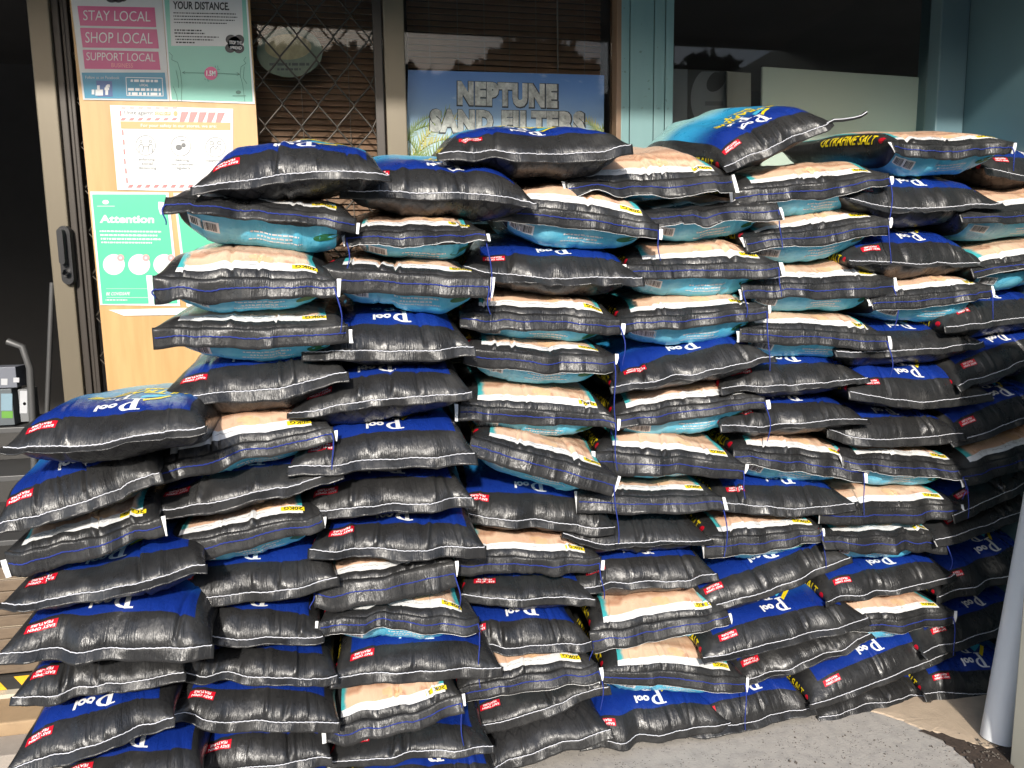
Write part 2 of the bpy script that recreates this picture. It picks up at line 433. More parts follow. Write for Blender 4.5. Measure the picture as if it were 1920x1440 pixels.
blind('brown timber blind hanging above the blue sand filter sign', x_f1+.02, x_r0-.02, 1.22, 2.66, WY+.085, [XW(x, 60, WY+.067) for x in (805, 858, 908, 955, 1005, 1046, 1096)])
blind('brown timber blind behind the wide diamond grille', XW(430, 100, WY), x_f0-.02, 1.12, 2.66, WY+.085, [XW(x, 60, WY+.067) for x in (560, 650)])
tube('blind_wand', [P(1045, 0, WY+.05), P(1046, 133, WY+.05)], .003, M_CORD)
tag(bpy.data.objects['blind_wand'], 'thin wand hanging in front of the brown timber blind', 'blind wand')
# oval emblem on the door glass, seen through the grille
YE = WY+.008
def flat_shape(name, shape, Y, mat, parent, thick=0.0):
    """2-D outline in photograph pixels laid on the plane Y"""
    v, f = shape
    return mesh_obj(name, [P(q[0], q[1], Y) for q in v], f, mat, parent)
ov = empty('window_decal', P(543, 95, YE)); tag(ov, 'faded oval emblem decal on the glass behind the grille', 'decal')
flat_shape('oval', ell2d(543, 98, 62, 47), YE, flat('decal_green_grey', (.20, .24, .19), .6, var=.4, scale=30), ov)
flat_shape('picture', ell2d(540, 88, 44, 24), YE-.001, flat('decal_pale', (.42, .36, .22), .6, var=.5, scale=40), ov)
flat_shape('lettering', join2d([words2d(505, 118, 580, 5, random.Random(2)), words2d(520, 128, 565, 4, random.Random(3))]), YE-.001, flat('decal_ink', (.08, .09, .09), .6), ov)

# teal boards between the windows
tb = empty('timber_cladding', (xw(1210), WY, 0)); tag(tb, 'teal painted vertical timber boards between the two windows', 'cladding')
edges = [1164, 1181, 1226, 1247, 1263]
for a, b_ in zip(edges[:-1], edges[1:]):
    xa, xb = XW(a, 100, WY-.05), XW(b_, 100, WY-.05)
    dpt = random.Random(a).uniform(.0, .006)
    bd = box('board', xa+.0015, xb-.0015, WY-.05-dpt, WY-.0205, 0.0, 2.66, M_TEAL, tb, .0025)
    for zz in (1.74, 1.98, 2.14):
        nx = (xa+xb)/2+random.Random(int(zz*100)+a).uniform(-.006, .006)
        tube('nail', [(nx, WY-.052-dpt, zz), (nx, WY-.049-dpt, zz)], .0028, M_DALU, tb, 6)

# right hand window with boards and oval sign inside
xr0, xr1 = XW(1264, 100, WY), XW(1742, 100, WY)
pane('window_pane', 'dark glass pane right of the teal boards', xr0+.002, xr1-.002, 1.18, 2.66, WY+.0)
Y2 = WY+.12
def slab_px(name, quad, Y, th, mat, parent=None):
    a = [P(x, y, Y) for x, y in quad]
    v = [tuple(p) for p in a]+[(p[0], p[1]+th, p[2]) for p in a]
    f = [(0, 1, 2, 3), (7, 6, 5, 4)]+[(i, i+4, (i+1) % 4+4, (i+1) % 4) for i in range(4)]
    return mesh_obj(name, v, f, mat, parent)
tag(slab_px('display_board', [(1430, 125), (1738, 146), (1738, 470), (1426, 460)], WY+.05, .012, flat('pale_green_board', (.52, .60, .53), .5, var=.08, scale=3)), 'pale green board standing inside the right hand window', 'board')
tag(slab_px('display_board', [(1364, 134), (1408, 137), (1408, 420), (1364, 420)], WY+.06, .012, flat('grey_beige_board', (.22, .22, .19), .5)), 'narrow grey board beside the pale green board inside window', 'board')
sg = empty('oval_sign', P(1333, 240, Y2)); tag(sg, 'dark sign with a large grey oval inside the right hand window', 'sign')
slab_px('panel', [(1290, 130), (1362, 133), (1362, 420), (1290, 420)], Y2, .008, flat('sign_charcoal', (.05, .052, .054), .5), sg)
slab_px('side_strip', [(1258, 129), (1289, 130), (1289, 420), (1258, 420)], Y2-.002, .008, flat('sign_grey', (.16, .175, .19), .5), sg)
a_ = np.linspace(0, 2*math.pi, 41)[:-1]
ovp = np.stack([1332+37*np.cos(a_), np.maximum(186+58*np.sin(a_), 134)], -1)
flat_shape('oval', (np.concatenate([[[1332, 186]], ovp]), [(0, 1+i, 1+(i+1) % 40) for i in range(40)]), Y2-.003, flat('oval_grey', (.17, .185, .20), .5), sg)
lf = np.stack([1343+15*np.cos(a_)*np.cos(.6)-24*np.sin(a_)*np.sin(.6), 152+15*np.cos(a_)*np.sin(.6)+22*np.sin(a_)*np.cos(.6)], -1); lf[:, 1] = np.maximum(lf[:, 1], 135)
flat_shape('leaf_shape', (lf, [tuple(range(40))]), Y2-.005, flat('leaf_dark', (.045, .047, .05), .5), sg)
flat_shape('lettering', join2d([rect2d(1322, 190, 1356, 198)]), Y2-.005, flat('sign_ink', (.10, .11, .12), .5), sg)

# corner trim, side wall, post and pipe on the right
cx0, cx1 = XW(1744, 60, WY), XW(1796, 60, WY)
tag(box('corner_trim', cx0, cx1, WY-.06, WY+.06, 0, 2.84, flat('teal_trim_paint', (.11, .18, .20), .45, var=.1, scale=4), None, .006), 'dark teal corner trim beside the right hand window', 'trim')
tag(box('side_wall', cx1+.002, cx1+.15, .9, WY+.06, 0, 2.84, M_TEALD), 'dark teal side wall at the right of the pile', 'wall')
g0 = PG(1893, 1432)
tag(box('gate_post', g0[0], g0[0]+.45, g0[1]-.09, g0[1], 0, 1.52, M_BEIGE, None, .004), 'beige painted post at the lower right edge', 'post')
pb = PG(1868, 1388); pt = P(1962, 880, pb[1]+.05)
dv_ = (pt-pb); pts = [pb+np.array([0, 0, .004])+dv_*t for t in (0, .25, .5, .75, 1.0, 1.5)]
pp = empty('drain_pipe', pb); tag(pp, 'pale grey plastic pipe leaning against the beige post', 'pipe')
tube('pipe_outside', pts, .047, M_PVC, pp, 40); tube('pipe_inside', [p+np.array([0, 0, .0008]) for p in pts], .0435, M_PVC, pp, 32)
v1, _ = tube_vf(pts[:2], .047, 40); v2, _ = tube_vf(pts[:2], .0435, 40)
mesh_obj('pipe_rim', np.concatenate([v1[:40], v2[:40]]), [(i, (i+1) % 40, 40+(i+1) % 40, 40+i) for i in range(40)], M_PVC, pp)

# left doorway: shelves with goods, slatted step, hazard tape, sill
M_SHELF = flat('shelf_grey_steel', (.10, .10, .10), .45, .3)
YS = WY+.35
sh = empty('shop_shelf', (XW(0, 850, YS), YS, .1)); tag(sh, 'dark steel shelf stand with goods inside the doorway', 'shelf')
xs0, xs1 = XW(-160, 800, YS), XW(70, 800, YS)
for yy in (800, 890, 1010):
    z = ZW(20, yy, YS); box('shelf_board', xs0, xs1, YS-.02, YS+.3, z-.022, z, M_SHELF, sh, .003)
ur = [P(14, 640, YS-.03), P(42, 650, YS-.03), P(56, 690, YS-.03), P(62, 800, YS-.03), P(70, 1000, YS-.03)]
tube('side_rail', ur, .013, M_SHELF, sh, 10)
tube('upright', [P(98, 530, YS), P(88, 780, YS), P(86, 1000, YS)], .009, M_SHELF, sh, 8)
zsh = ZW(20, 800, YS)
def carton(label, px0, px1, ytop, ybot, col, Y, marks):
    x0, x1 = XW(px0, 760, Y), XW(px1, 760, Y); z0_, z1_ = ZW(20, ybot, Y), ZW(20, ytop, Y)
    e_ = empty('product_box', ((x0+x1)/2, Y, z0_)); tag(e_, label, 'box')
    box('carton', x0, x1, Y, Y+.09, z0_, z1_, flat('carton_'+label[:10], col, .45), e_, .002)
    for nm, sh_, m_ in marks: flat_shape(nm, sh_, Y-.0012, m_, e_)
M_LBLUE = flat('label_pale_blue', (.20, .30, .36), .4); M_LGRN = flat('label_green', (.12, .30, .05), .4); M_LW = flat('label_white', (.45, .46, .48), .4)
carton('grey printed carton lying on top of the shelf goods', -60, 36, 688, 727, (.15, .16, .19), YS+.0, [('sticker', rect2d(2, 710, 14, 722), M_LW), ('sticker', rect2d(25, 708, 36, 717), M_LW)])
carton('clear tub with pale blue and green label on the shelf', -30, 24, 729, 797, (.10, .115, .125), YS-.005, [('label', rect2d(2, 738, 23, 770), M_LBLUE), ('label', rect2d(3, 771, 24, 784), M_LGRN)])
carton('white narrow box with red dot on the shelf', 36, 54, 731, 792, (.17, .175, .18), YS-.01, [('label', rect2d(37, 733, 51, 775), M_LW), ('red_dot', ell2d(46, 757, 3, 3), flat('dot_red', (.4, .01, .02), .4))])
# slatted panel below
YP = WY-.02
sp2 = empty('slatted_panel', P(20, 1270, YP)); tag(sp2, 'brown horizontal slatted timber panel at lower left', 'panel')
xp0, xp1 = XW(-150, 1180, YP), XW(68, 1180, YP)
zt, zb = ZW(30, 1062, YP), ZW(30, 1262, YP); nb_ = 9
for i in range(nb_):
    z_ = zb+(zt-zb)*i/nb_; hh = (zt-zb)/nb_
    box('board', xp0, xp1, YP-.012*(i % 2)*.3, YP+.014, z_+.002, z_+hh-.002, M_BOARD, sp2, .0025)
    box('joint_strip', xp0, xp1, YP+.004, YP+.010, z_+hh-.0018, z_+hh+.0018, flat('joint_pale', (.42, .36, .27), .6), sp2) if i % 2 else None
box('black_post', xp1+.001, xp1+.02, YP-.01, YP+.02, zb, zt, M_DALU, sp2)
M_HY = flat('hazard_yellow', (.72, .42, .02), .5); M_HK = flat('hazard_black', (.02, .02, .02), .5)
hzp = empty('hazard_strip', P(20, 1282, YP-.03)); tag(hzp, 'yellow and black striped hazard strip along the door sill', 'hazard strip')
zh0, zh1 = ZW(30, 1292, YP-.03), ZW(30, 1268, YP-.03)
box('backing', xp0, xp1+.02, YP-.028, YP-.013, zh0, zh1, M_HK, hzp)
x = xp0; dwh = (zh1-zh0)
while x < xp1-.02:
    skew_box('yellow_stripe', [(x, zh0+.001), (x+.05, zh0+.001), (x+.02, zh1-.001), (x-.03, zh1-.001)], YP-.0295, YP-.0281, M_HY, hzp); x += .105
stp = empty('door_step', P(20, 1340, YP-.1)); tag(stp, kind='structure')
box('sill_strip', xp0, xp1+.1, YP-.06, YP-.012, zh0-.016, zh0-.001, flat('cream_sill', (.55, .5, .4), .6), stp)
box('step_slab', xp0, xp1+.25, YP-.22, YP-.01, 0, zh0-.017, flat('step_tan', (.36, .25, .145), .8, var=.25, scale=12, bump=.4), stp, .006)
box('step_board', xp0, xp1+.2, YP-.34, YP-.222, 0, zh0*.45, flat('step_grey', (.33, .29, .25), .8, var=.2, scale=14, bump=.4), stp, .004)

# ------------------------------------------------------------------ notice board with posters
YB = WY-.075
nbd = empty('notice_board', P(330, 740, YB)); tag(nbd, 'pine plywood notice board hung with posters', 'board')
slab_px('plywood', [(129, -14), (467, -14), (512, 745), (203, 745)], YB, .014, M_PLY, nbd)
YPO = YB-.0025
M_PAPER = flat('poster_paper', (.74, .75, .74), .35, var=.04, scale=5); M_GRYP = flat('poster_grey_white', (.55, .57, .57), .3, var=.06)
M_MAG = flat('poster_magenta', (.50, .045, .19), .3, var=.08); M_TURQ = flat('poster_petrol_blue', (.015, .22, .36), .3, var=.12, scale=8)
M_MINT = flat('poster_mint', (.17, .47, .38), .3, var=.1, scale=6); M_GREEN = flat('poster_green', (.10, .52, .32), .3, var=.06)
M_INK = flat('poster_ink', (.02, .022, .025), .4); M_GINK = flat('poster_grey_ink', (.13, .135, .14), .4); M_SALM = flat('poster_salmon', (.68, .20, .20), .35, var=.08)
M_ORAN = flat('poster_orange', (.78, .34, .14), .35, var=.05); M_PINK = flat('poster_pink', (.62, .09, .24), .35); M_LPINK = flat('poster_light_pink', (.75, .33, .33), .35)
M_CLOUD = flat('poster_charcoal', (.03, .035, .042), .4); M_FB = flat('icon_navy', (.035, .10, .28), .35); M_WHT = flat('poster_white', (.70, .71, .71), .35, var=.02)
M_DGL = flat('poster_dark_green_line', (.05, .17, .13), .4)
def quad2d(q): return np.array(q, float), [(0, 1, 2, 3)]
def txt_px(body, x0, y0, x1, y1, bold=.0, dy=0.0, shear=0.0):
    """letters filling the photograph box x0..x1, y0 (top)..y1, right end lowered by dy"""
    v, f, _ = text2d(body, bold, shear)
    return np.stack([x0+v[:, 0]*(x1-x0), y1-v[:, 1]*(y1-y0)+v[:, 0]*dy], -1), f
def lines_px(rows, rng, lean=.02):
    it = []
    for (x0, x1, y, h) in rows:
        v, f = words2d(x0, 0, x1, h, rng); v = np.stack([v[:, 0], y+v[:, 1]+(v[:, 0]-x0)*lean], -1); it.append((v, f))
    return join2d(it)
class Poster:
    def __init__(s, label, quad, mat, Y=YPO, name='poster'):
        c = P(*np.mean(np.array(quad), axis=0), Y); s.Y = Y
        s.e = empty(name, c); tag(s.e, label, 'poster' if name == 'poster' else 'sign')
        s.k = 0; slab_px('sheet', quad, Y, .0012, mat, s.e)
    def add(s, name, shape, mat, lift=1):
        s.k += 1; return flat_shape(name, shape, s.Y-.0006*lift-.00003*s.k, mat, s.e)
rq = random.Random(21)
p = Poster('laminated stay local shop local poster with magenta bands, top left', [(131, -14), (303, -14), (318, 190), (156, 187)], M_GRYP)
for i, (q, body, bx) in enumerate([([(145, 11), (290, 14), (293, 51), (150, 48)], 'STAY LOCAL', (156, 19, 282, 38, 2.5)), ([(150, 52), (294, 55), (298, 91), (155, 89)], 'SHOP LOCAL', (160, 60, 286, 80, 2.0)), ([(155, 93), (297, 97), (301, 131), (159, 129)], 'SUPPORT LOCAL', (162, 98, 291, 113, 2.5))]):
    p.add('band', quad2d(q), M_MAG, 1); p.add('lettering', txt_px(body, bx[0], bx[1], bx[2], bx[3], -.004, bx[4]), M_WHT, 2)
p.add('lettering', txt_px('BUSINESS', 209, 118, 249, 126, -.004, 1), M_LPINK, 2)
p.add('cloud_emblem', join2d([ell2d(210, -4, 12, 9), ell2d(222, -6, 12, 11), ell2d(231, -5, 8, 8)]), M_CLOUD, 1)
p.add('blue_panel', quad2d([(153, 136), (309, 136), (314, 186), (159, 184)]), M_TURQ, 1)
p.add('lettering', txt_px('Follow us on Facebook', 160, 142, 224, 147.5, .0, 1), M_LPINK if False else M_GRYP, 2)
p.add('icon_square', quad2d([(180, 151), (210, 152), (211.5, 181), (183, 181)]), M_FB, 2)
p.add('icon_letter', txt_px('f', 196, 158, 206, 178, .06), M_WHT, 3)
p.add('icon_thumb', join2d([rect2d(179, 168, 193, 179), rect2d(182, 160, 187, 169), rect2d(172, 168, 177, 177)]), M_WHT, 3)
p.add('box_outline', line2d([(236, 145), (304, 146.5), (306, 180), (238, 179), (236, 145)], 1.3), M_WHT, 2)
for (t_, x0, x1, y0, y1) in (('FOR THE BUSINESS', 245, 296, 149, 153.5), ('LOCAL', 262, 278, 157, 161.5), ('', 240, 301, 165, 170), ('', 241, 302, 173, 178)):
    if t_ == 'LOCAL': p.add('lettering', txt_px(t_, x0, y0, x1, y1, .01, .6), M_WHT, 2)
    else: p.add('small_print', lines_px([(x0, x1, y0, y1-y0)], rq, .015), M_WHT, 2)
p = Poster('laminated mint green keep your distance poster, top right of board', [(304, -14), (463, -14), (478, 195), (319, 189)], M_PAPER)
p.add('mint_panel', quad2d([(307, -14), (460, -14), (474, 191), (322, 187)]), M_MINT, 1)
p.add('white_panel', quad2d([(317, -14), (453, -14), (457, 87), (321, 86)]), M_GRYP, 2)
p.add('lettering', txt_px('YOUR DISTANCE.', 324, 2, 430, 17, .03, 2.5), M_INK, 3)
p.add('small_print', lines_px([(325, 442, 23, 2), (325, 445, 29, 2), (326, 440, 35, 2), (326, 425, 41, 2), (327, 378, 55, 2.6), (327, 384, 60.5, 2.6), (328, 410, 67, 2.2), (329, 400, 72.5, 2.2), (330, 365, 78, 2.6)], rq), M_INK, 3)
p.add('cloud_emblem', join2d([ell2d(433, 74, 10, 9), ell2d(448, 75, 10, 10), ell2d(432, 90, 10, 9), ell2d(448, 91, 10, 9), ell2d(440, 82, 13, 13)]), M_CLOUD, 3)
p.add('lettering', txt_px('STOP THE', 430, 76, 453, 83, .02, 1), M_WHT, 4); p.add('lettering', txt_px('SPREAD', 431, 86, 453, 92, .02, 1), M_WHT, 4)
p.add('arrow', join2d([line2d([(343, 136), (448, 139)], .9), line2d([(347, 133.5), (342, 136), (347, 138.5)], .9), line2d([(444, 136), (449, 139), (444, 141.5)], .9)]), M_DGL, 3)
p.add('pink_circle', ell2d(395.5, 137.5, 12.5, 12.5), M_PINK, 3); p.add('lettering', txt_px('1.5M', 387, 132, 404, 142, .03, 1), M_WHT, 4)
p.add('ticks', join2d([line2d([(403, 123), (405, 127)], .8), line2d([(408, 123), (409, 129)], .8), line2d([(412, 130), (407, 131)], .8), line2d([(383, 148), (386, 149)], .8), line2d([(389, 149), (391, 153)], .8)]), M_DGL, 3)
p.add('figure_outline', join2d([line2d([(317, 98), (323, 104), (322, 112), (333, 117), (338, 133), (341, 160), (340, 189)], .9), line2d([(330, 132), (334, 150), (335, 165)], .9), line2d([(325, 162), (331, 178), (333, 189)], .9)]), M_DGL, 3)
p.add('figure_outline', join2d([line2d([(461, 107), (457, 113), (461, 119), (452, 125), (450, 140), (455, 158), (459, 190)], .9), line2d([(458, 125), (456, 146), (463, 157)], .9)]), M_DGL, 3)
p.add('crest', join2d([ell2d(447, 173, 5, 3.5), rect2d(436, 179, 461, 180.2)]), M_DGL, 3)
p = Poster('white safety poster with red stripes and orange band, middle of board', [(206, 197), (437, 204), (437, 360), (220, 356)], M_WHT)
it = [quad2d([(x, 207+(x-206)*.02), (x-4, 227+(x-206)*.02), (x+5, 227+(x-206)*.02), (x+14, 207+(x-206)*.02)]) for x in np.arange(340, 424, 17)]
p.add('diagonal_stripes', join2d(it), M_SALM, 1)
it = [quad2d([(x, 201.3), (x+9, 201.5), (x+7, 203.5), (x-2, 203.3)]) for x in np.arange(228, 334, 16)]
it += [quad2d([(x+3, 221), (x+11, 221), (x+7, 226), (x-1, 226)]) for x in np.arange(226, 334, 16)]
it += [quad2d([(x, y), (x+3, y-1), (x+4, y+9), (x+1, y+10)]) for x, y in ((224, 208), (228, 244), (230, 262), (231, 280), (232, 298), (234, 316), (236, 334))]
it += [quad2d([(x+3, 346), (x+11, 346), (x+7, 352), (x-1, 352)]) for x in np.arange(240, 420, 16)]
p.add('stripe_border', join2d(it), M_SALM, 1)
p.add('lettering', txt_px('Unite against', 233, 207, 287, 217, .0, .5), M_INK, 1); p.add('word_box', quad2d([(290.5, 209), (320, 209.5), (320, 216.5), (290.5, 216)]), M_ORAN, 1)
p.add('lettering', txt_px('COVID-19', 292, 210.3, 318, 215, .02), M_WHT, 2)
p.add('flag', join2d([ell2d(329, 213, 4, 5)]), M_ORAN, 1)
p.add('orange_band', quad2d([(225.5, 227.5), (432, 230), (432, 244), (227, 241)]), M_ORAN, 1)
p.add('lettering', txt_px('For your safety in our stores, we are:', 264, 232, 406, 239.5, .01, 1.5), M_WHT, 2)
for cx, cy in ((273, 272.5), (339, 274), (404, 276)): p.add('ring', ring2d(cx, cy, 19, 19, .9), M_GINK, 1)
def person(x, y): return [ring2d(x, y-8, 2.6, 3, .8, 12), line2d([(x-3, y+12), (x-4, y+2), (x-1, y-3), (x+3, y-2), (x+5, y+3), (x+3, y+12)], .9)]
p.add('pictogram', join2d(person(264, 273)+person(282, 273)+[line2d([(268, 275), (279, 275)], .8)]), M_GINK, 2)
p.add('pictogram', join2d([ell2d(335, 276, 6, 5), ell2d(344, 272, 4, 4), line2d([(338, 263), (346, 263)], 1)]), M_GINK, 2)
p.add('pictogram', join2d([ring2d(397, 268, 4, 4, .9), ring2d(411, 268, 4, 4, .9), line2d([(394, 288), (394, 278), (400, 274), (404, 280), (408, 274), (413, 279), (412, 288)], .9)]), M_GINK, 2)
for (t_, x0, x1, y) in (('enforcing', 260, 290, 297), ('social', 266, 286, 304), ('distancing', 260, 293, 313), ('cleaning', 327, 354, 298), ('our premises', 321, 363, 306), ('regularly', 329, 357, 313), ('supporting', 385, 422, 299)):
    p.add('lettering', txt_px(t_, x0, y-1, x1, y+5.5, .0, .4), M_GINK, 1)
p.add('small_print', lines_px([(262, 360, 337, 2.4)], rq, .01), M_GRYP, 1)
p = Poster('green attention poster at the lower left of the board', [(169, 359), (316, 361), (338, 574), (188, 572)], M_WHT)
p.add('green_panel', quad2d([(172.5, 364.5), (311, 364.5), (333, 569), (192, 570)]), M_GREEN, 1)
p.add('lettering', txt_px('Attention', 187, 403, 289, 418, .035, .5), M_WHT, 2)
p.add('crest', join2d([ell2d(198, 379, 6, 4), rect2d(182, 386, 215, 387)]), M_WHT, 2)
p.add('small_print', lines_px([(187, 303, 432, 2.8), (188, 295, 439, 3.2), (189, 301, 446, 3.2), (190, 285, 453, 2.8)], rq, .01), M_WHT, 2)
for cx in (213.5, 261, 308):
    p.add('white_circle', ell2d(cx, 496, 20.5, 19.5), M_WHT, 2); p.add('pink_dot', ell2d(cx+12.5, 483.5, 6.8, 6.5), M_LPINK, 3); p.add('dot_mark', ell2d(cx+12.5, 483.5, 2.2, 2.2), M_WHT, 4)
p.add('lettering', txt_px('BE COVIDSAFE', 199, 548, 244, 554, .02, -.5, .2), M_WHT, 2)
p.add('rule', join2d([rect2d(199, 541, 300, 541.5), rect2d(200, 557.5, 280, 558.2)]), M_WHT, 2); p.add('small_print', lines_px([(198, 239, 561.5, 2)], rq, 0), M_WHT, 2)
p = Poster('second green poster mostly hidden behind the bags', [(325, 361.5), (470, 363), (480, 576), (350, 575)], M_WHT)
p.add('green_panel', quad2d([(329.5, 366), (466, 367), (476, 570), (354.5, 569)]), M_GREEN, 1)
tp_ = tag(slab_px('paper_strip', [(203, 581), (352, 577), (356, 590), (232, 592)], YPO-.001, .0012, M_PAPER), 'torn strip of white paper left on the plywood', 'paper')
# sand filter sign behind the glass
YN = WY+.012
def sky_sign():
    k = NT('sign_sky_print'); o = k.obj(); sp = k.n('ShaderNodeSeparateXYZ'); k.l(o, sp.inputs[0])
    f = k.step(k.math('ADD', sp.outputs[2], k.math('MULTIPLY', k.noise(o, 6.0, 4.0), .07)), -.02, .30)
    c = k.mix(f, (0.50, 0.64, 0.72), (0.08, 0.22, 0.56))
    c = k.mix(k.step(k.noise(k.mapping(o, (3, 3, 7)), 3.0, 5.0), .58, .8), c, (.55, .66, .74))
    k.l(c, k.b.inputs['Base Color']); k.b.inputs['Roughness'].default_value = .35; return k.m
p = Poster('blue sand filters sign with silver lettering behind the window', [(765, 131), (1133, 141), (1130, 420), (760, 420)], sky_sign(), YN, 'shop_sign')
p.e.children[0].location = p.e.children[0].location
rp = random.Random(8)
def frond(x, y, ang, ln, n=15):
    it = []; px, py = x, y
    for i in range(n):
        t = i/n; a = ang+t*.9*(1 if math.cos(ang) > 0 else -1)
        nx, ny = px+math.cos(a)*ln/n, py+math.sin(a)*ln/n
        it.append(line2d([(px, py), (nx, ny)], 1.6*(1-t)+.5))
        for sd in (-1, 1):
            l_ = ln*.30*(1-t*.55)*rp.uniform(.8, 1.2); b_ = a+sd*rp.uniform(.7, 1.0)
            ex, ey = px+math.cos(b_)*l_, py+math.sin(b_)*l_; w_ = 3.4
            it.append((np.array([(px-w_*.5, py), (px+w_*.5, py+w_*.4), (ex, ey)]), [(0, 1, 2)]))
        px, py = nx, ny
    v, f = join2d(it); v[:, 0] = np.clip(v[:, 0], 762, 1132); v[:, 1] = np.clip(v[:, 1], 133, 419); return v, f
MF = [flat('palm_print_'+n_, c_, .4, var=.3, scale=40) for n_, c_ in (('olive', (.20, .28, .07)), ('yellow', (.50, .44, .12)), ('grey', (.26, .35, .18)))]
for (x, y, a, l_, m_) in ((778, 300, -1.35, 120, 2), (790, 270, -1.0, 90, 1), (770, 250, -.6, 70, 0), (1130, 262, -2.0, 70, 1), (1118, 280, -1.5, 70, 0), (772, 300, -.9, 90, 1), (800, 310, -1.1, 100, 0), (765, 260, -1.2, 60, 2), (790, 310, -1.8, 90, 0), (815, 312, -.6, 80, 1), (760, 300, -.3, 70, 0), (1128, 300, -1.9, 80, 0), (1120, 305, -2.3, 70, 1), (1132, 280, -1.7, 60, 2)):
    p.add('palm_frond', frond(x, y, a, l_), MF[m_], 1)
def silver():
    k = NT('silver_letter_print'); o = k.obj(); f = k.noise(o, 38.0, 6.0, .7)
    k.l(k.ramp(f, [(.3, (.22, .22, .22)), (.5, (.46, .46, .45)), (.7, (.72, .72, .71))]), k.b.inputs['Base Color']); k.b.inputs['Roughness'].default_value = .35; return k.m
M_SIL = silver(); M_SHD = flat('letter_outline', (.03, .035, .045), .4)
for body, x0, y0, x1, y1, dy in (('NEPTUNE', 858, 152, 1045, 197, 6), ('SAND FILTERS', 806, 204, 1096, 248, 5)):
    p.add('letter_outline', txt_px(body, x0-2, y0-1, x1+3, y1+3, .105, dy), M_SHD, 2); p.add('lettering', txt_px(body, x0, y0, x1, y1, .078, dy), M_SIL, 3)

# buildings and trees across the street, behind the viewer: what the glass and bags reflect
ac = empty('far_building', (0, -16, 0)); tag(ac, 'low rendered building across the street', 'building')
box('wall', -26, 9, -19, -16, 0, 3.4, M_FAR, ac); box('roof', -26.5, 9.5, -19.5, -15.6, 3.4, 3.7, M_ROOF, ac)

def far_tree(x, y, h, rad, seed, label):
    rt = random.Random(seed); rg_ = np.random.default_rng(seed)
    t = empty('far_tree', (x, y, 0)); tag(t, label, 'tree', 'trees across the street')
    tube('trunk', [(x, y, 0), (x+.1, y, h*.3), (x-.1, y+.1, h*.7)], np.array([.28, .22, .08]), flat('far_bark', (.08, .06, .045), .9), t, 10)
    n = 9000
    d = rg_.normal(size=(n, 3)); d /= np.linalg.norm(d, axis=1)[:, None]
    lob = 1+.22*np.sin(d[:, 0]*5+seed)+.2*np.sin(d[:, 2]*6+seed*2)
    c_ = np.array([x, y, h*.60])+d*(np.array([rad, rad, h*.42])*(rg_.uniform(.35, 1, n)**.5*lob)[:, None])
    a = rg_.normal(size=(n, 3)); b2 = rg_.normal(size=(n, 3)); a *= .42/np.linalg.norm(a, axis=1)[:, None]; b2 *= .34/np.linalg.norm(b2, axis=1)[:, None]
    V = np.stack([c_-a, c_-b2, c_+a, c_+b2], 1).reshape(-1, 3); Fq = np.arange(4*n).reshape(n, 4)
    tag(mesh_obj('crown', V, Fq, M_LEAFD, t), kind='stuff')
for i, (x, y, h, r_) in enumerate(((-17, -16, 6.4, 3.8), (-10.5, -15.5, 6.6, 3.8), (-4, -15, 6.8, 3.6), (2.2, -14.4, 6.9, 3.6), (8.5, -15, 7.2, 3.9), (15, -15, 7.2, 4.2), (22, -15, 7.5, 4.4))):
    far_tree(x, y, h, r_, 40+i, ['dense tree at the far left across the street', 'broad tree second along across the street', 'rounded tree third along across the street', 'tree straight opposite the shop across the street', 'dark tree fifth along across the street', 'dense tree sixth along across the street', 'tallest tree at the far right across the street'][i])

# ================================================================== salt bags
def plastic_finish(k, colour, uvv, weave=False):
    k.l(colour, k.b.inputs['Base Color'])
    k.b.inputs['Specular IOR Level'].default_value = 0.5
    spx = k.n('ShaderNodeSeparateXYZ'); k.l(uvv, spx.inputs[0])
    near = k.math('SUBTRACT', 1.15, k.step(spx.outputs[1], 0.0, 0.15))
    n_a = k.noise(k.mapping(uvv, (46, 8, 1)), 1.0, 4.0, 0.6)
    ridge = k.math('MULTIPLY', k.math('ABSOLUTE', k.math('SUBTRACT', n_a, 0.5)), -2.2)
    pat = k.step(k.noise(k.mapping(uvv, (7, 5, 1)), 1.0, 2.0), 0.35, 0.7)
    h2 = k.noise(k.mapping(uvv, (13, 15, 1)), 1.0, 5.0, 0.62)
    h3 = k.math('ABSOLUTE', k.math('SUBTRACT', k.noise(k.mapping(uvv, (9, 10, 1), (0, 0, .6)), 1.0, 3.0, 0.6), 0.5))
    h = k.math('ADD', k.math('MULTIPLY', k.math('MULTIPLY', ridge, near), k.math('ADD', k.math('MULTIPLY', pat, .9), .08)), k.math('SUBTRACT', h2, k.math('MULTIPLY', h3, 1.2)))
    o = k.obj()
    rr = k.noise(o, 22.0, 4.0)
    rg = k.n('ShaderNodeMapRange'); k.l(rr, rg.inputs[0]); rg.inputs[1].default_value = .3; rg.inputs[2].default_value = .7
    rg.inputs[3].default_value = 0.23; rg.inputs[4].default_value = 0.40
    k.l(rg.outputs[0], k.b.inputs['Roughness'])
    nb = k.bump(h, 0.65, 0.005)
    wv = k.n('ShaderNodeTexChecker'); wv.inputs['Scale'].default_value = 420.0; k.l(o, wv.inputs[0])
    nb = k.bump(wv.outputs[1], 0.35 if weave else 0.08, 0.0006, nb)
    k.l(nb, k.b.inputs['Normal'])

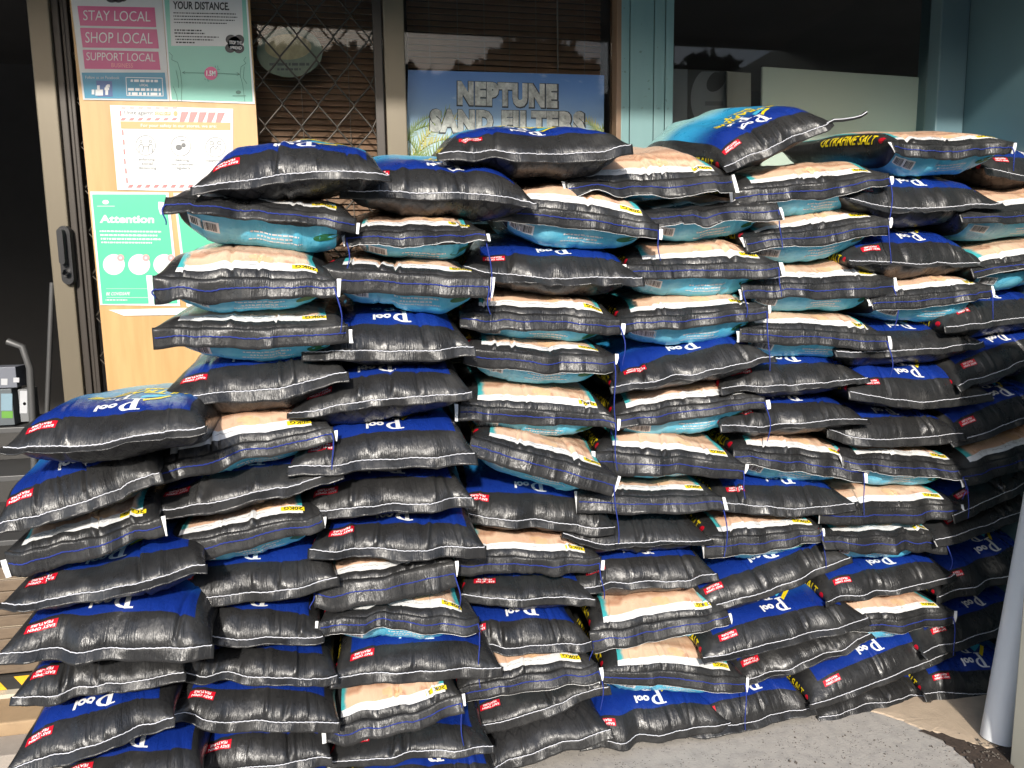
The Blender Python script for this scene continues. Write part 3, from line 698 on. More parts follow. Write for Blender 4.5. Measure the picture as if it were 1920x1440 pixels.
BLACK = (0.019, 0.019, 0.0195)
def dusty_black(k, o, amt=1.0):
    f = k.step(k.noise(o, 9.0, 6.0, 0.65), 0.45, 0.8)
    return k.mix(k.math('MULTIPLY', f, 0.35*amt), BLACK, (0.10, 0.098, 0.094))
def make_body_mat(name, kind):
    k = NT(name)
    uv = k.n('ShaderNodeUVMap'); uv.uv_map = 'UVMap'
    sp = k.n('ShaderNodeSeparateXYZ'); k.l(uv.outputs[0], sp.inputs[0])
    x, y = sp.outputs[0], sp.outputs[1]
    bottom = k.math('GREATER_THAN', x, 1.5)
    xs = k.math('ABSOLUTE', k.math('SUBTRACT', k.math('SUBTRACT', x, k.math('MULTIPLY', bottom, 2.0)), 0.5))   # 0 middle .. 0.5 side
    xt = k.math('SUBTRACT', x, 0.5)
    o = k.obj()
    blk = dusty_black(k, o)
    if kind == 'A':
        zone = k.math('MULTIPLY', k.math('GREATER_THAN', y, 0.080), k.math('LESS_THAN', xs, 0.415))
        zone = k.math('MULTIPLY', zone, k.math('SUBTRACT', 1.0, bottom))
        g = k.step(k.math('ADD', y, k.math('MULTIPLY', k.noise(o, 6.0), 0.06)), 0.17, 0.38)
        blue = k.mix(g, (0.006, 0.026, 0.20), (0.03, 0.30, 0.55))
        g2 = k.step(y, 0.38, 0.50)
        blue = k.mix(g2, blue, (0.30, 0.55, 0.55))
        c = k.mix(zone, blk, blue)
        # faint quilt pattern printed on the back
        a = k.math('ADD', k.math('MULTIPLY', x, 11.0), k.math('MULTIPLY', y, 18.0))
        b = k.math('SUBTRACT', k.math('MULTIPLY', x, 11.0), k.math('MULTIPLY', y, 18.0))
        la = k.math('LESS_THAN', k.math('ABSOLUTE', k.math('SUBTRACT', k.math('FRACT', a), 0.5)), 0.09)
        lb = k.math('LESS_THAN', k.math('ABSOLUTE', k.math('SUBTRACT', k.math('FRACT', b), 0.5)), 0.09)
        q = k.math('MULTIPLY', k.math('MAXIMUM', la, lb), bottom)
        under = k.mix(bottom, c, (0.036, 0.036, 0.036))
        c = k.mix(q, under, (0.012, 0.012, 0.013))
    elif kind == 'C':               # lies face down: the quilted back is uppermost
        a = k.math('ADD', k.math('MULTIPLY', x, 11.0), k.math('MULTIPLY', y, 18.0))
        b = k.math('SUBTRACT', k.math('MULTIPLY', x, 11.0), k.math('MULTIPLY', y, 18.0))
        la = k.math('LESS_THAN', k.math('ABSOLUTE', k.math('SUBTRACT', k.math('FRACT', a), 0.5)), 0.08)
        lb = k.math('LESS_THAN', k.math('ABSOLUTE', k.math('SUBTRACT', k.math('FRACT', b), 0.5)), 0.08)
        q = k.math('MULTIPLY', k.math('MAXIMUM', la, lb), k.math('GREATER_THAN', y, 0.06))
        c = k.mix(q, (0.026, 0.026, 0.027), (0.018, 0.018, 0.019))
    else:
        inx = k.math('LESS_THAN', xs, 0.40)
        top = k.math('SUBTRACT', 1.0, bottom)
        white = k.math('MULTIPLY', k.math('MULTIPLY', k.math('GREATER_THAN', y, 0.022), inx), top)
        pic = k.math('MULTIPLY', k.math('MULTIPLY', k.math('GREATER_THAN', y, k.math('ADD', 0.047, k.math('MULTIPLY', xt, 0.010))), inx), top)
        # bathers by the pool: bands of skin tone, towel, shade and water
        dist = k.noise(k.mapping(uv.outputs[0], (5, 9, 1)), 1.0, 2.0)
        yy = k.math('ADD', y, k.math('MULTIPLY', k.math('SUBTRACT', dist, 0.5), 0.075))
        skin = k.ramp(k.math('MULTIPLY', yy, 2.5), [(0.11, (0.64, 0.40, 0.27)), (0.19, (0.72, 0.50, 0.35)), (0.24, (0.44, 0.24, 0.15)),
                                                     (0.30, (0.66, 0.43, 0.29)), (0.39, (0.50, 0.29, 0.19)), (0.48, (0.62, 0.42, 0.30))])
        patch = k.step(k.noise(k.mapping(uv.outputs[0], (9, 14, 1)), 1.0, 1.0), 0.60, 0.66)
        skin = k.mix(k.math('MULTIPLY', patch, 0.55), skin, (0.36, 0.17, 0.10))
        edge = k.step(k.math('ADD', xs, k.math('MULTIPLY', k.noise(k.mapping(uv.outputs[0], (6, 20, 1)), 1.0), 0.08)), 0.385, 0.42)
        skin = k.mix(edge, skin, (0.05, 0.36, 0.38))
        cy = k.math('MULTIPLY', k.math('MULTIPLY', k.math('GREATER_THAN', y, 0.040), k.math('LESS_THAN', xs, 0.41)), bottom)
        gx = k.step(k.math('SUBTRACT', x, 2.0), 0.08, 0.5)
        cyan = k.mix(gx, (0.12, 0.42, 0.62), (0.10, 0.54, 0.78))
        cyan = k.mix(k.step(k.noise(k.mapping(uv.outputs[0], (4, 18, 1)), 1.0), 0.5, 0.75), cyan, (0.25, 0.68, 0.85))
        c = k.mix(white, blk, (0.70, 0.70, 0.69))
        c = k.mix(pic, c, skin)
        c = k.mix(cy, c, cyan)
    plastic_finish(k, c, uv.outputs[0])
    return k.m
MAT_BODY = {q: make_body_mat('bag_print_'+n, q) for q, n in (('A', 'blue_end'), ('B', 'bather_end'), ('C', 'quilted_back'))}
def make_flap_mat(name, weave):
    k = NT(name); uv = k.n('ShaderNodeUVMap'); uv.uv_map = 'UVMap'
    plastic_finish(k, dusty_black(k, k.obj(), 1.2), uv.outputs[0], weave); return k.m
M_FLAP = make_flap_mat('bag_hem_plastic', False)
M_FLAPW = make_flap_mat('bag_hem_woven', True)
M_WTHREAD = flat('white_stitch_cotton', (0.66, 0.67, 0.72), 0.8, var=0.3, scale=260, bump=0.6, bscale=300)
M_BTHREAD = flat('blue_stitch_cotton', (0.012, 0.03, 0.22), 0.8, var=0.4, scale=260, bump=0.6, bscale=300)
M_WFOLD = flat('white_bag_lining', (0.80, 0.80, 0.79), 0.5, var=0.06)
M_PW = flat('print_white', (0.80, 0.80, 0.80), 0.38, var=0.03)
M_PY = flat('print_yellow', (0.80, 0.62, 0.015), 0.38, var=0.05)
M_PC = flat('print_pale_blue', (0.06, 0.42, 0.62), 0.38, var=0.05)
M_PR = flat('print_red', (0.52, 0.006, 0.02), 0.38, var=0.08)
M_PK = flat('print_black', (0.015, 0.015, 0.016), 0.4, var=0.1)
M_PG = flat('print_green', (0.02, 0.13, 0.05), 0.38, var=0.2)
M_PSKIN = flat('print_hand', (0.70, 0.45, 0.26), 0.38, var=0.15, scale=90)
M_PGREY = flat('print_grey', (0.25, 0.25, 0.26), 0.45, var=0.1)

# --- printed marks, in metres, as a reader holding the bag upright would see them
def serif_P(x, y, h):
    it = []
    s = h*0.21
    it.append(rect2d(x+h*.16, y, x+h*.16+s, y+h, 1, 6))
    it.append(rect2d(x, y, x+h*.48, y+h*.07)); it.append(rect2d(x, y+h*.93, x+h*.40, y+h))
    n = 16; a = np.linspace(-math.pi/2, math.pi/2, n)
    cx, cy = x+h*.38, y+h*.70
    o = np.stack([cx+h*.42*np.cos(a), cy+h*.30*np.sin(a)], -1); i_ = np.stack([cx+h*.24*np.cos(a), cy+h*.22*np.sin(a)], -1)
    it.append((np.concatenate([o, i_]), [(q, q+1, n+q+1, n+q) for q in range(n-1)]))
    it.append(rect2d(x+h*.3, y+h*.93, cx, y+h)); it.append(rect2d(x+h*.3, y+h*.40, cx, y+h*.475))
    return join2d(it)
def place_text(body, x, y, h, bold=0.02, shear=0.0, wscale=1.0, res=3):
    v, f, asp = text2d(body, bold, shear, res)
    return np.stack([x+v[:, 0]*h*asp*wscale, y+v[:, 1]*h], -1), f
LOGO_W = join2d([serif_P(0, 0, .046), place_text('ool', .041, .015, .023, .045), serif_P(.026, -.036, .037), place_text('ro', .060, -.030, .013, .03)])
_LS = np.array([1.22, 1.34])
LOGO_W = ((LOGO_W[0]-np.array([.05, 0]))*_LS, LOGO_W[1])
LOGO_Y = (np.array([(-.048, .006), (-.088, -.028), (-.094, -.020), (-.075, -.004), (-.05, .016)])+np.array([.0, -.002]), [(0, 1, 2, 3), (0, 3, 4)])
LOGO_C = (np.array([(-.040, -.004), (-.062, -.020), (-.088, -.031), (-.066, -.035), (-.040, -.020)]), [(0, 1, 2), (0, 2, 3, 4)])
LOGO_Y = (LOGO_Y[0]*_LS, LOGO_Y[1]); LOGO_C = (LOGO_C[0]*_LS, LOGO_C[1])
LOGO_W = subdiv2d(LOGO_W, 1); LOGO_Y = subdiv2d(LOGO_Y, 2); LOGO_C = subdiv2d(LOGO_C, 2)
ULTRA = join2d([place_text('ULTRAFINE', -.135, 0, .034, .03, .25), place_text('SALT', -.07, -.045, .036, .03, .25)])
EASY_R = rect2d(-.034, -.0125, .034, .0125, 10, 4); EASY_R = (EASY_R[0]*.9, EASY_R[1])
EASY_W = join2d([place_text('EASY OPEN', -.030, .0018, .0078, .025, wscale=1.08), place_text('FEATURE', -.023, -.0096, .0078, .025, wscale=1.1)]); EASY_W = (EASY_W[0]*.9, EASY_W[1])
SIDE_Y = subdiv2d(place_text('ULTRAFINE SALT', 0, 0, .034, .025, .2, .78), 2)
SIDE_R = subdiv2d(ell2d(0, 0, .014, .016, 16), 1)
KG_Y = rect2d(-.028, -.0075, .028, .0075, 6, 2)
KG_K = place_text('20KG', -.0245, -.0058, .0116, .02, 0, 1.25)
_r = random.Random(5)
BAR_W = rect2d(-.034, -.016, .034, .016, 8, 4)
_it, _x = [], -.029
while _x < .028:
    _w = _r.choice((.0009, .0014, .0022)); _it.append(rect2d(_x, -.012, _x+_w, .012, 1, 3)); _x += _w+_r.choice((.0009, .0013, .002))
BAR_K = join2d(_it)
BELLY_T = join2d([words2d(-.06, .006, .05, .0045, _r), words2d(-.045, -.006, .038, .0055, _r), words2d(-.065, -.016, .058, .0038, _r)])
STRIP_T = join2d([line2d([(-.085+.007*i, .002*math.sin(i*2.1)+.0015*math.sin(i*5.3)) for i in range(a, b)], .0013) for a, b in ((0, 4), (5, 9), (10, 17), (18, 25))])
_h = []
for i in range(5):
    _h.append(ell2d(-.020+.010*i, .004*math.sin(i*1.3), .0072, .0105, 12))
_h.append(ell2d(.004, -.012, .016, .005, 12)); _h.append(ell2d(-.006, .012, .02, .006, 12))
HAND = join2d(_h)
LEAF = ell2d(0, 0, .028, .011); LEAF2 = ell2d(.004, .002, .020, .006)

def vnoise(rng, n):                 # smooth 1-D value noise sampled on demand
    a = rng.normal(size=n)
    def f(x):
        x = np.clip((np.asarray(x)+0.0), 0, n-1.001); i = x.astype(int); t = x-i; t = t*t*(3-2*t)
        return a[i]*(1-t)+a[np.minimum(i+1, n-1)]*t
    return f
def vnoise2(rng, n, m):
    a = rng.normal(size=(n, m))
    def f(x, y):
        x = np.clip(x, 0, n-1.001); y = np.clip(y, 0, m-1.001)
        i = x.astype(int); j = y.astype(int); s = x-i; t = y-j; s = s*s*(3-2*s); t = t*t*(3-2*t)
        return (a[i, j]*(1-s)+a[i+1, j]*s)*(1-t)+(a[i, j+1]*(1-s)+a[i+1, j+1]*s)*t
    return f

NU_T, NU_B, NTR = 112, 64, 32
def uspace(n):
    q = np.linspace(-1, 1, n); return 0.62*q+0.38*np.sin(q*math.pi/2)
UT, UB = uspace(NU_T), uspace(NU_B)

class Bag: pass
def bag_frame(pts, D, yaw, pitch):
    mid = np.mean([pts[0], pts[-1]], axis=0)
    m = P(mid[0], mid[1], D)
    nrm = np.array([-math.sin(yaw), math.cos(yaw), 0.0])        # plane turned about the vertical
    W3 = []
    for (x, y) in pts:
        d = ray(x, y); W3.append(CAM + d*(np.dot(m-CAM, nrm)/np.dot(d, nrm)))
    W3 = np.array(W3)
    b = Bag(); b.W3 = W3; b.c = (W3[0]+W3[-1])/2
    v = W3[-1]-W3[0]; b.W = np.linalg.norm(v); b.es = v/b.W
    et = nrm - b.es*np.dot(nrm, b.es); et /= np.linalg.norm(et)
    en = np.cross(b.es, et)
    b.et = et*math.cos(pitch)+en*math.sin(pitch); b.en = np.cross(b.es, b.et)
    s = (W3-b.c)@b.es/(b.W/2); z = (W3-b.c)@b.en
    z = z-np.interp(s, [s[0], s[-1]], [z[0], z[-1]])
    b.seam_s, b.seam_z = s, z
    return b

def build_bag(kind, pts, D, yaw, pitch, tr, bl, L, seed, flap=None, ang=None, narrow=0.87, gusset=True, ultra=False, puff=1.0, threads=None, label='', group='', shoulder=0.105):
    rng = np.random.default_rng(seed); rnd = random.Random(seed)
    b = bag_frame(pts, D, yaw, pitch)
    hemB = kind == 'B'
    W, c, es, et, en = b.W, b.c, b.es, b.et, b.en
    z0 = 0.026 if hemB else 0.0
    tr_, bl_ = max(tr-z0, 0.03), bl+z0
    root = empty('salt_bag', c)
    tag(root, label, 'bag', group)
    # ---- seam line
    sfine = np.interp(np.linspace(-1, 1, 41), b.seam_s, b.seam_z)
    kk = np.array([1, 3, 5, 6, 5, 3, 1], float); kk /= kk.sum()
    pad = np.concatenate([np.full(3, sfine[0]), sfine, np.full(3, sfine[-1])]); sfine = np.convolve(pad, kk, 'valid')
    wob = vnoise(rng, 12); wob2 = vnoise(rng, 40)
    def seamz(u): return np.interp(u, np.linspace(-1, 1, 41), sfine) + 0.0016*wob((u+1)*5.4) + 0.0005*wob2((u+1)*18)
    wy = vnoise(rng, 9)
    def seamt(u): return 0.008*wy((u+1)*3.9) + 0.020*np.abs(u)**3*rng_sign
    rng_sign = 0.6
    # ---- body
    tt = L*np.linspace(0, 1, NTR)**1.55
    def rise(t, a, k):
        x = np.clip(t/a, 0, 1); x2 = np.clip(t/.27, 0, 1); y = np.clip((L-t)/0.20, 0, 1)
        return (k*(1-(1-x)**2.1)**0.62+(1-k)*(1-(1-x2)**2))*((1-(1-y)**2.2)**0.6)
    ft, fb = rise(tt, shoulder, .62), rise(tt, .075 if hemB else .095, .86 if hemB else .80)
    hw = (W/2)*(1-(1-narrow)*np.clip(tt/0.10, 0, 1)**0.8*np.where(tt > L-.12, np.clip((L-tt)/.12, 0, 1)**.8, 1))
    zc_end = (tr_-bl_)/2*np.clip(tt/L, 0, 1)**2
    kexp = 2.9+1.1*np.clip(tt/0.10, 0, 1)
    seedf = rnd.uniform(-1, 1); patchy = vnoise(rng, 14); crimp = vnoise(rng, 150); crimp2 = vnoise(rng, 70); med = vnoise2(rng, 26, 8); big = vnoise2(rng, 7, 6)
    folds = []
    for _ in range(rnd.choice((2, 3, 3, 4))):
        folds.append((rnd.uniform(-.75, .75), rnd.uniform(-1.0, 1.0), rnd.uniform(.007, .028), rnd.uniform(.004, .013)*rnd.choice((1, 1, -.7)), rnd.uniform(.05, .14)))
    tilt = rnd.uniform(-.10, .10)
    def layer(U, sign, f, H):
        u = U[None, :]; t = tt[:, None]
        prof = np.clip(1-np.abs(u)**kexp[:, None], 0, 1)**0.54
        asym = 1+tilt*u*sign
        z = sign*H*f[:, None]*prof*asym
        env = np.exp(-t/0.055)*(1-np.exp(-t/0.005))
        cr = (0.9-2.0*np.abs(crimp((u+1)*62+(u*3+seedf)*t*22)))*np.clip(.35+.75*patchy((u+1)*5), 0.05, 1.6)+0.7*crimp2((u+1)*24+(seedf-u*2)*t*16)
        w_ = 0.0005*env*cr + (0.0010 if hemB else 0.0017)*(0.2+np.exp(-t/.12))*med((u+1)*11.5+t*4, t*16)*np.clip(t/.02, 0, 1)
        w_ = w_+0.005*puff*big((u+1)*2.7, t*9)*np.clip(t/.05, 0, 1)
        for (u0, sl_, wd, dp, ln) in folds:
            uu = u-u0-sl_*t; ev_ = np.exp(-(t/ln)**2)*np.clip(t/.008, 0, 1)*(1 if sign > 0 else .6)
            w_ = w_-dp*np.exp(-(uu/wd)**2)*ev_+0.45*dp*np.exp(-((uu-2.2*wd)/(wd*1.6))**2)*ev_
        z = z + z0 + zc_end[:, None] + seamz(u)*np.exp(-t/.16)
        sx = u*hw[:, None]
        dy = seamt(u)*np.exp(-t/.10)
        pos = c + sx[..., None]*es + (t+dy+0*u)[..., None]*et + z[..., None]*en
        nr = np.cross(np.gradient(pos, axis=1), np.gradient(pos, axis=0)); nr /= np.linalg.norm(nr, axis=2)[..., None]+1e-12
        if np.sum(nr[6, 10:-10]@en)*sign < 0: nr = -nr
        return pos + nr*(w_*np.clip((1-np.abs(u))/.10, 0, 1))[..., None]
    T = layer(UT, 1, ft, tr_); Bm = layer(UB, -1, fb, bl_)
    ringp = np.concatenate([T, Bm[:, ::-1][:, 1:-1]], axis=1)       # closed ring, left edge -> top -> right edge -> bottom
    NR = ringp.shape[1]
    arc = np.concatenate([[0], np.cumsum(np.linalg.norm(np.diff(T[:, NU_T//2], axis=0), axis=1))])
    arcb = np.concatenate([[0], np.cumsum(np.linalg.norm(np.diff(Bm[:, NU_B//2], axis=0), axis=1))])
    i, j = np.meshgrid(np.arange(NTR-1), np.arange(NR), indexing='ij'); j2 = (j+1) % NR
    faces = np.stack([i*NR+j, i*NR+j2, (i+1)*NR+j2, (i+1)*NR+j], -1).reshape(-1, 4)
    # texture coordinates: 0..1 across the top, 2..3 across the underside, metres along the bag
    top_face = (j < NU_T-1)
    ux_t = (UT+1)/2; ux_b = (UB[::-1]+1)/2+2.0
    def ux(jj, ist):
        bt = np.clip(jj-(NU_T-1), 0, NU_B-1); bt = np.where((jj == 0) & ~ist, NU_B-1, bt)
        return np.where(ist, ux_t[np.clip(jj, 0, NU_T-1)], ux_b[bt])
    def vy(ii, ist): return np.where(ist, arc[ii], arcb[ii])
    uvs = np.stack([np.stack([ux(j, top_face), vy(i, top_face)], -1), np.stack([ux(j2, top_face), vy(i, top_face)], -1),
                    np.stack([ux(j2, top_face), vy(i+1, top_face)], -1), np.stack([ux(j, top_face), vy(i+1, top_face)], -1)], 2).reshape(-1, 2)
    body = mesh_obj('body', ringp.reshape(-1, 3), faces, MAT_BODY[kind], root, True, uvs)
    # ---- evaluate the skin for printed marks
    Gx = np.concatenate([ringp, ringp[:, :1]], axis=1)
    ds = np.gradient(Gx, axis=1); dt = np.gradient(Gx, axis=0)
    Nn = np.cross(ds, dt); Nn /= np.linalg.norm(Nn, axis=2)[..., None]+1e-12
    if np.mean(Nn[8, 20:90]@en) < 0: Nn = -Nn
    def ev(ri, ti, off):
        ri = np.mod(ri, NR); ti = np.clip(ti, 0.2, NTR-1.01)
        r0 = np.floor(ri).astype(int); t0 = np.floor(ti).astype(int); a = (ri-r0)[:, None]; q = (ti-t0)[:, None]
        def bi(A): return (A[t0, r0]*(1-a)+A[t0, r0+1]*a)*(1-q)+(A[t0+1, r0]*(1-a)+A[t0+1, r0+1]*a)*q
        return bi(Gx)+bi(Nn)*off
    rows = np.arange(NTR)
    hwp = W/2*0.93
    def on_top(p2, s0, t0, off):    # upside down, as seen from the bag's end
        s = s0-p2[:, 0]; t = t0-p2[:, 1]
        return ev(np.interp(s/hwp, UT, np.arange(NU_T)), np.interp(t, arc, rows), off)
    def on_belly(p2, s0, t0, off):
        s = s0+p2[:, 0]; t = t0-p2[:, 1]
        rb = np.interp(s/hwp, UB, np.arange(NU_B))
        return ev((NU_T-1)+(NU_B-1)-rb, np.interp(t, arcb, rows), off)
    refrow = int(np.argmin(np.abs(tt-.18)))
    rp = np.roll(ringp[refrow], NU_B//2, axis=0); ra = np.concatenate([[0], np.cumsum(np.linalg.norm(np.diff(rp, axis=0), axis=1))])
    ra = ra-ra[NU_B//2]
    def on_left(p2, h0, t0, off):
        hgt = h0+p2[:, 1]; t = t0-p2[:, 0]
        return ev(np.interp(hgt, ra, np.arange(NR))-NU_B//2, np.interp(t, arc, rows), off)
    def mark(name, shape, fn, a, bb, off, mat, par=None):
        v, f = shape; return mesh_obj(name, fn(v, a, bb, off), f, mat, par or root)
    if kind == 'A':
        sh = rnd.uniform(-.015, .015)
        lg = mark('logo_lettering', LOGO_W, on_top, .0+sh-.012, .150, .0011, M_PW)
        mark('logo_swoosh', LOGO_Y, on_top, .0+sh-.012, .150, .0010, M_PY, lg); mark('logo_wave', LOGO_C, on_top, .0+sh-.012, .150, .0009, M_PC, lg)
        el = mark('opening_label', EASY_R, on_top, -W*.315, .059, .0009, M_PR)
        mark('lettering', EASY_W, on_top, -W*.315, .059, .0017, M_PW, el)
        if ultra: mark('title_lettering', ULTRA, on_top, .01, .238, .0011, M_PY)
    elif hemB:
        wp = mark('weight_panel', KG_Y, on_top, W*.31, .037, .0009, M_PY); mark('lettering', KG_K, on_top, W*.31, .037, .0017, M_PK, wp)
        mark('slogan_lettering', STRIP_T, on_top, -.03, .035, .0010, M_PGREY)
        mark('printed_hand', HAND, on_top, rnd.uniform(.0, .05), .063, .0010, M_PSKIN)
        bp = mark('barcode_panel', BAR_W, on_belly, -W*.30, .073, .0010, M_PW); mark('barcode', BAR_K, on_belly, -W*.30, .073, .0018, M_PK, bp)
        mark('contact_lettering', BELLY_T, on_belly, W*.07, .078, .0010, M_PW)
        mark('printed_leaf', LEAF, on_belly, W*.325, .076, .0010, M_PG)
    if gusset and kind != 'C':
        g = mark('side_lettering', SIDE_Y, on_left, -.012, .36, .0016, M_PY)
        mark('side_mark', SIDE_R, on_left, .006, .060, .0014, M_PR)
    # ---- sewn hem
    fl = flap if flap else (rnd.uniform(.042, .060) if hemB else rnd.uniform(.020, .032))
    if ang is None: ang = R(rnd.uniform(58, 84)) if hemB else R(rnd.uniform(28, 74))
    nf = 84; rowsf = 7
    u = np.linspace(-1, 1, nf); ext = 1.02
    fv = np.linspace(0, 1, rowsf)
    wv1 = vnoise(rng, 16); wv2 = vnoise(rng, 60); wv3 = vnoise(rng, 9)
    base = c + (u*W/2*ext)[:, None]*es + (seamt(u)-0.001)[:, None]*et + (z0+seamz(u))[:, None]*en
    lenv = 1+0.06*wv3((u+1)*3)+rnd.uniform(-.22, .22)*u*(1 if hemB else .4)
    amp = (0.0045 if hemB else 0.0032)
    wave = amp*wv1((u+1)*(4.2 if hemB else 6.5))+amp*.22*wv2((u+1)*26)
    for _ in range(rnd.choice((1, 2, 3))):                              # sharp creases across the hem
        uc, wc, dc = rnd.uniform(-.85, .85), rnd.uniform(.03, .09), rnd.uniform(.004, .012)*rnd.choice((1, -1))*(1 if hemB else .5)
        wave = wave+dc*np.clip(1-np.abs(u-uc)/wc, 0, 1)
    twist = rnd.uniform(-.25, .25)*(1 if hemB else .7)
    if hemB: wave = np.abs(wave)
    angs = ang+twist*u+0.13*wv3((u+1)*3.6)
    Fp = np.zeros((rowsf, nf, 3))
    for q, f_ in enumerate(fv):
        bend = np.clip(f_/0.22, 0, 1)
        a_ = angs*(0.35+0.65*bend)
        if q == 0: cur = base.copy()
        else:
            d = (fl*lenv*(fv[q]-fv[q-1]))[:, None]
            cur = cur + d*(-np.cos(a_)[:, None]*et - np.sin(a_)[:, None]*en)
        Fp[q] = cur - (wave*f_)[:, None]*(et*np.sin(ang)-en*np.cos(ang))
    du = np.gradient(Fp, axis=1); dv = np.gradient(Fp, axis=0); fn = np.cross(du, dv); fn /= np.linalg.norm(fn, axis=2)[..., None]+1e-12
    if np.mean(fn@(-et)) < 0: fn = -fn
    th = 0.0011
    V = np.concatenate([(Fp+fn*th).reshape(-1, 3), (Fp-fn*th).reshape(-1, 3)]); n1 = rowsf*nf
    ii, jj = np.meshgrid(np.arange(rowsf-1), np.arange(nf-1), indexing='ij'); k0 = (ii*nf+jj).ravel()
    fr = np.stack([k0, k0+1, k0+nf+1, k0+nf], -1); bk = fr[:, ::-1]+n1
    e = np.arange(nf-1)+(rowsf-1)*nf; ed1 = np.stack([e, e+1, e+1+n1, e+n1], -1)
    e = np.arange(rowsf-1)*nf; ed2 = np.stack([e, e+nf, e+nf+n1, e+n1], -1); ed3 = (ed2+nf-1)[:, ::-1]
    e = np.arange(nf-1); ed4 = np.stack([e, e+n1, e+1+n1, e+1], -1)
    FF = np.concatenate([fr, bk, ed1, ed2, ed3, ed4])
    uvv = np.stack([np.tile(np.tile((u+1)/2, rowsf), 2), np.tile(np.repeat(fv*fl, nf), 2)], -1)[FF.ravel()]
    flap_o = mesh_obj('sewn_hem', V, FF, M_FLAPW if hemB else M_FLAP, root, True, uvv)
    # ---- stitching
    def flap_line(fpos, off):
        x = fpos*(rowsf-1); q = min(int(x), rowsf-2); a_ = x-q
        return (Fp[q]*(1-a_)+Fp[q+1]*a_)+(fn[q]*(1-a_)+fn[q+1]*a_)*off
    sline = flap_line(0.47 if hemB else 0.10, .0018)
    n5 = np.arange(nf); sline = sline+(0.0007*np.sin(n5*2.4))[:, None]*en
    blue = hemB
    tube('stitching', sline[1:-1], 0.0018 if blue else 0.0012, M_BTHREAD if blue else M_WTHREAD, flap_o, 5)
    if hemB:
        if rnd.random() < .45: tube('cut_edge', flap_line(1.0, 0.0)[2:-2], 0.0010, M_WFOLD, flap_o, 5)
        for sd in (0, -1):
            if rnd.random() < (.62 if sd == 0 else .85):
                colp = Fp[:, sd]; o_ = (-1 if sd == 0 else 1)
                f0, f1 = rnd.choice(((0.0, 1.0), (0.1, 1.0), (0.0, 0.6), (0.3, 1.0)))
                cc = np.array([colp[0]+(colp[-1]-colp[0])*x for x in np.linspace(f0, f1, 7)])
                hwid = rnd.uniform(.0035, .0065); curl = rnd.uniform(-.006, .006)
                xs_ = np.linspace(0, 1, 7)
                l_ = cc+es*(o_*.0012)-et*.0022; r_ = l_+es*o_*hwid*2*(1-.4*xs_[:, None])+es*(curl*(xs_**2))[:, None]-et*(.004*np.sin(xs_*3))[:, None]
                VV = np.concatenate([l_, r_, l_+et*.0024, r_+et*.0024]); n7 = 7
                fs = []
                for q in range(6):
                    fs += [(q, q+1, n7+q+1, n7+q), (2*n7+q, 3*n7+q, 3*n7+q+1, 2*n7+q+1), (n7+q, n7+q+1, 3*n7+q+1, 3*n7+q), (q, 2*n7+q, 2*n7+q+1, q+1)]
                fs += [(0, n7, 3*n7, 2*n7), (6, 2*n7+6, 3*n7+6, n7+6)]
                mesh_obj('folded_lining', VV, fs, M_WFOLD, flap_o)
    if threads is None:
        threads = []
        if hemB:
            if rnd.random() < .8: threads.append((1, rnd.uniform(.07, .19)))
            if rnd.random() < .25: threads.append((-1, rnd.uniform(.03, .09)))
    for (sd, ln) in threads:
        p0 = sline[-2] if sd > 0 else sline[1]
        m_ = 12; q = np.linspace(0, 1, m_)
        ph = rnd.uniform(0, 6)
        tp = p0+np.outer(q*ln, [0, 0, -1.0])+np.outer(.010*np.sin(q*3.1)+.012*q, -et)+np.outer(.005*np.sin(q*5+ph)-.005*math.sin(ph)+sd*.006*np.sqrt(q), es)
        tube('loose_thread', tp, 0.0022*(1-.35*q), M_BTHREAD, flap_o, 5)
    if not hemB and rnd.random() < .3:
        pass
    return root

